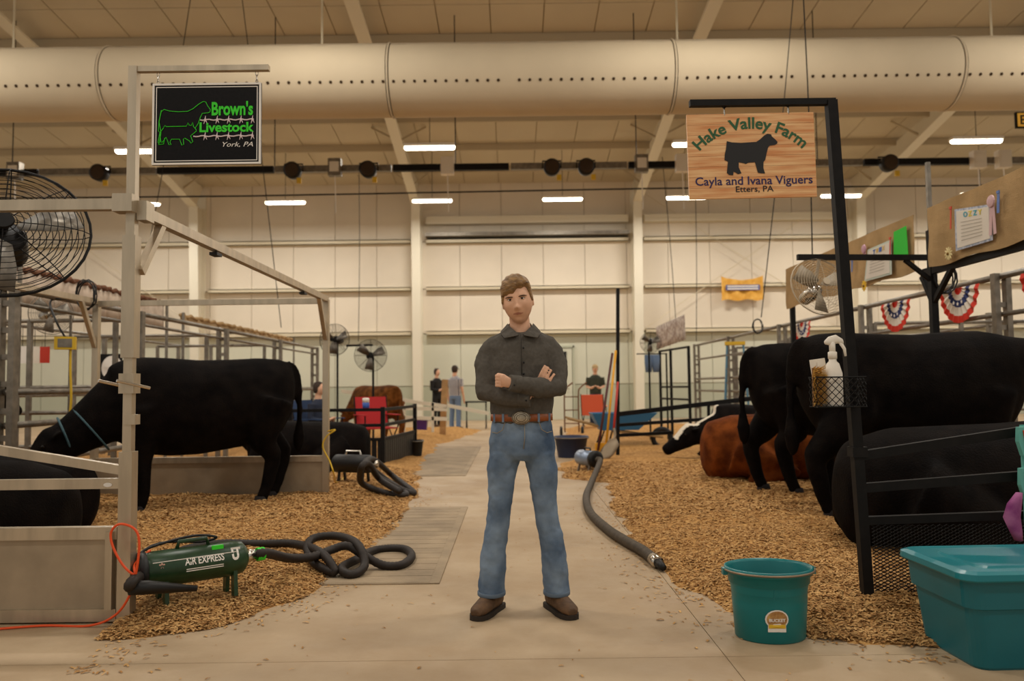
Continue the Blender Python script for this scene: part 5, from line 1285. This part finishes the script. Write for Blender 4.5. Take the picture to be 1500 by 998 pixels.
mb.v += lo + hi + hi2 + lo2; mb.f += [(3, 2, 1, 0), (12, 13, 14, 15)] + [(i, (i+1) % 4, 4 + (i+1) % 4, 4 + i) for i in range(4)] + [(4 + i, 4 + (i+1) % 4, 8 + (i+1) % 4, 8 + i) for i in range(4)] + [(8 + i, 8 + (i+1) % 4, 12 + (i+1) % 4, 12 + i) for i in range(4)]
mb.build('barrow_tray', m_wb, wbw)
for s in (-1, 1): MB().tube([(.75, s * .1, .22), (0, s * .22, .33), (-.95, s * .28, .58)], .02, 8).build('handle', M('barrow_wood', '#9a7a4c', .7), wbw); MB().tube([(-.3, s * .22, .36), (-.42, s * .22, .02), (-.2, s * .22, .02), (-.1, s * .22, .34)], .016, 6).build('leg', m_black, wbw)
MB().tube([(.75 + math.cos(a) * .16, 0, .2 + math.sin(a) * .16) for a in [i * math.pi / 10 for i in range(20)]], .045, 8, closed=True).build('wheel', m_rubber, wbw, smooth=True)
ht = empty('hand_truck', PG(838, 640), 0, 'rust brown hand truck standing behind the navy tub', 'hand truck'); m_rust = M('rust_steel', '#6e4426', .7)
for s in (-1, 1): MB().tube(smooth_path([(s * .16, 0, .1), (s * .16, 0, .95), (s * .16 + .05, .05, 1.1), (s * .16 + .2, .15, 1.22)], 4), .018, 6).build('rail', m_rust, ht); MB().tube([(s * .24 + math.cos(a) * .0, .06 + math.cos(a) * .1, .11 + math.sin(a) * .1) for a in [i * math.pi / 8 for i in range(16)]], .03, 6, closed=True).build('wheel', m_rubber, ht)
for z in (.3, .6, .9): MB().tube([(-.16, 0, z), (.16, 0, z)], .014, 6).build('crossbar', m_rust, ht)
MB().box((-.2, -.2, .02), (.2, 0, .035)).build('toe_plate', m_rust, ht)
def camp_chair(loc, rz, m, lab):
    t = empty('camp_chair', loc, rz, lab, 'chair')
    MB().box((-.27, -.25, .40), (.27, .22, .42)).build('seat', m, t); MB().beam((0, .22, .42), (0, .34, .92), .54, .02, (0, 1, 0)).build('backrest', m, t)
    for s in (-1, 1):
        MB().tube([(s * .28, -.26, .0), (s * .28, .24, .44)], .012, 6).build('leg', m_black, t); MB().tube([(s * .28, .26, .0), (s * .28, -.24, .44), (s * .28, -.24, .62)], .012, 6).build('leg', m_black, t)
        MB().tube([(s * .28, .22, .40), (s * .28, .34, .94)], .012, 6).build('back_post', m_black, t); MB().box((s * .28 - .04, -.27, .62), (s * .28 + .04, .26, .635)).build('armrest', m, t)
p = PG(864, 628); camp_chair((p.x, p.y - 1.2, 0), 2.9, M('chair_coral', '#e2694a', .8), 'coral orange folding chair beyond the wheelbarrow')
p = PY(552, 612, 13.3); camp_chair((p.x, 13.3, .08), .5, M('chair_red', '#b01c1e', .7), 'red folding camp chair behind the black fence')
p = PY(467, 592, 12.6); camp_chair((p.x, 12.62, .05), 1.2, M('chair_navy', '#243a5c', .8), 'navy folding chair holding the seated child')
# ---- black mesh fence on the left
mf = empty('mesh_fence', PY(560, 678, 11.4), 0, 'black rail fence with dark ribbed panels beside the coiled hose', 'fence')
a0, a1 = PY(425, 690, 11.4), PY(561, 690, 11.4); b1 = PY(608, 660, 13.4)
for x, y in ((a0.x, 11.4), (a1.x, 11.4), (b1.x, 13.4)): part(MB().cbox((x, y, .45), (.06, .06, .86)), 'post', m_black, mf)
for (p0, p1) in (((a0.x, 11.4), (a1.x, 11.4)), ((a1.x, 11.4), (b1.x, 13.4))):
    for z in (.84, .62, .42): part(MB().beam((p0[0], p0[1], z), (p1[0], p1[1], z), .04, .045), 'rail', m_black, mf)
    n = 16
    for i in range(n):
        u0, u1 = (i + .08) / n, (i + .92) / n
        part(MB().beam((p0[0] + (p1[0] - p0[0]) * u0, p0[1] + (p1[1] - p0[1]) * u0, .23), (p0[0] + (p1[0] - p0[0]) * u1, p0[1] + (p1[1] - p0[1]) * u1, .23), .015, .36), 'panel_slat', m_blackp, mf)
p = PY(536, 592, 11.4); t = empty('drink_can', (p.x, 11.4, .865), 0, 'blue and white can standing on the black fence rail', 'can'); MB().lathe([(.045, 0), (.05, .01), (.05, .08)], (0, 0, 0), 16).build('can_body', M('can_blue', '#2a4f9c', .4), t, smooth=True); MB().lathe([(.05, .08), (.05, .13), (.04, .145)], (0, 0, 0), 16).build('can_top', m_white, t, smooth=True)
# ---- pale pipe gates, plank and table by the far men
wg = empty('pipe_gate', PY(592, 628, 18.), 0, 'pale aluminium gate beside the far purple bucket', 'gate')
for a, b in (((500, 573), (655, 596)), ((592, 598), (655, 600)), ((592, 612), (655, 614)), ((655, 594), (716, 606))): part(MB().beam(PY(*a, 18), PY(*b, 18), .05, .08), 'rail', m_steelw, wg)
for px in (592, 634): part(MB().beam(PY(px, 633, 18), PY(px, 590, 18), .05, .05, (0, 1, 0)), 'upright', m_steelw, wg)
pk = tag(MB().beam(PY(648, 628, 18.4) * V((1, 1, 0)) if False else V((PY(648, 628, 18.4).x, 18.4, 0)), PY(652, 556, 18.4), .14, .04, (0, 1, 0)).build('wood_plank', M('plank_wood', '#b08a5c', .8, var=.15, scale=5)), 'tall upright wooden plank next to the man in plaid', 'plank')
tb = empty('folding_table', PG(698, 628), 0, 'small black folding table beside the man in plaid shirt', 'table'); MB().box((-.3, -.25, .72), (.3, .25, .76)).build('table_top', m_blackp, tb)
for s in (-1, 1): MB().tube([(s * .27, -.2, 0), (s * .27, .2, .72)], .015, 6).build('leg', m_black, tb); MB().tube([(s * .27, .2, 0), (s * .27, -.2, .72)], .015, 6).build('leg', m_black, tb)
# ---- yellow outlet box and cord, coils, far posters
p = PY(96, 503, 7.6); ob = empty('outlet_box', p, .4, 'yellow outlet box hanging with its yellow cord over the pen', 'outlet box'); MB().box((-.09, -.05, -.06), (.09, .05, .06)).build('box_shell', m_yellow, ob); MB().box((-.06, -.055, -.04), (.06, -.05, .04)).build('socket_plate', m_galv, ob)
tag(MB().tube(smooth_path([p + V((.05, 0, -.05)), PY(103, 540, 7.6), PY(104, 590, 7.6), PY(98, 636, 7.6), PY(97, 660, 7.6)], 5), .011, 6).build('extension_cord', m_yellow, smooth=True), 'yellow cord hanging from the outlet box', 'cord')
tag(MB().tube(smooth_path([p + V((0, 0, .05)), PY(82, 470, 7.6), PY(75, 440, 7.8), V((XB, 7.8, zt - .05))], 5), .010, 6).build('hanging_cable', m_blackp, smooth=True), 'black cable carrying the yellow outlet box', 'cable')
def coil(c, r, n, lab, tilt=0.):
    pts = [V(c) + V((math.cos(i * .5) * r * (1 + .1 * math.sin(i * .9)), .03 * math.sin(i * .31), math.sin(i * .5) * r * 1.5 * (1 + .08 * math.cos(i * .7)))) for i in range(n)]
    tag(MB().tube(pts, .007, 5).build('cable_coil', m_blackp, smooth=True), lab, 'cable')
coil(PY(1383, 405, 7.2), .10, 60, 'black cable coil hung on the banner frame post'); coil(PY(126, 432, 8.05), .10, 50, 'black cable coil hung at the rear corner of the aluminium stall'); coil(PY(1110, 478, 14.9), .09, 50, 'black cable coil hung on the fence above the rear black cow')
sp = empty('target_sign', PY(164, 542, 13.), 0, 'black square sign with white disc and red corner beyond the stall', 'sign'); MB().box((-.24, 0, -.26), (.16, .02, .26)).build('sign_board', m_black, sp); MB().loft([((0, -.005, .03), (.17, 0, 0), (0, 0, .2)), ((0, 0, .03), (.17, 0, 0), (0, 0, .2))], 24).build('white_disc', m_signw, sp); MB().box((-.04, -.012, -.02), (.05, -.006, .05)).build('disc_mark', m_blackp, sp); MB().poly([(-.1, -.26), (.22, -.1), (.2, -.26)], .008).xf(Matrix.Translation((0, -.012, 0))).build('red_corner', M('sign_red', '#c02a1e', .6), sp); MB().tube([(-.04, .03, -.26), (-.04, .03, -PY(164, 542, 13.).z)], .02, 6).build('stake', m_galv, sp)
for px, m, lab in ((32, m_signw, 'white show card hung beyond the grey pipe rails'), (50, m_paper, 'white show card with red marks beyond the grey rails'), (65, m_red, 'red show card hung beside the white cards')):
    q = PX(px, 520, -6.87); t = empty('show_card', q, 0, lab, 'card'); MB().box((-.075, 0, -.12), (.075, .01, .12)).build('card_sheet', m, t); MB().tube([(0, .01, .12), (0, .01, 2.07 - q.z)], .004, 5).build('card_string', m_black, t)
# ---- jeans, valance, ladder on the right
jx = PY(955, 520, 15.6); t = empty('hung_jeans', jx, 0, 'blue jeans hung up to dry beside the small fan', 'jeans')
for s in (-1, 1): MB().loft([((s * .07, 0, z), (w, 0, 0), (0, .05, 0)) for z, w in ((0, .075), (-.15, .078), (-.34, .06))], 12).build('jeans_leg', m_bjean, t, smooth=True)
MB().beam((-.3, 0, .02), (.3, 0, .02), .02, .02).tube([(.28, 0, .02), (.28, 0, -jx.z)], .018, 6).build('hanging_bar', m_black, t)
kf = empty('pipe_pen', PY(1010, 600, 15.8), 0, 'black stall frame under the pale fringed valance', 'frame')
xa, xb = PY(966, 500, 17.5), PY(1008, 490, 15.6)
for q in (xa, xb, xa.lerp(xb, .4)): part(MB().cbox((q.x, q.y, .95), (.05, .05, 1.9)), 'post', m_black, kf)
for z in (1.88, 1.1, .85): part(MB().beam((xa.x, xa.y, z), (xb.x, xb.y, z), .04, .04), 'rail', m_black, kf)
mb = MB(); n = 30
for i in range(n + 1):
    q = xa.lerp(xb, i / n)
    for j in range(4): mb.v.append((q.x - .06 + .03 * math.sin(i * 1.9) * j / 3, q.y, 2.42 + .10 * i / n - .50 * j / 3))
for i in range(n):
    for j in range(3): k = i * 4 + j; mb.f.append((k, k + 4, k + 5, k + 1))
vz = mb.build('fringed_valance', M('valance_white', '#cfc2b4', .9, col2='#9a8478', scale=14), None, True, fix=False); so = vz.modifiers.new('t', 'SOLIDIFY'); so.thickness = .006; tag(vz, 'pale striped fringed valance on the black stall frame', 'valance')
p = PY(1078, 550, 16.2); ld = empty('step_ladder', (p.x, 16.2, .05), -.3, 'blue step ladder with yellow top behind the grey fence', 'ladder'); m_lb = M('ladder_blue', '#4a7a94', .5)
for s in (-1, 1): MB().beam((s * .26, -.35, 0), (s * .16, 0, 1.9), .03, .07).build('side_rail', m_lb, ld); MB().beam((s * .26, .45, 0), (s * .16, .06, 1.88), .03, .05).build('rear_rail', m_lb, ld)
for i in range(6): z = .28 + i * .28; MB().cbox((0, -.35 + .35 * z / 1.9, z), (.44 - .1 * z / 1.9, .09, .025)).build('tread', m_galv, ld)
MB().cbox((0, .03, 1.92), (.40, .2, .07)).build('ladder_top', m_yellow, ld)
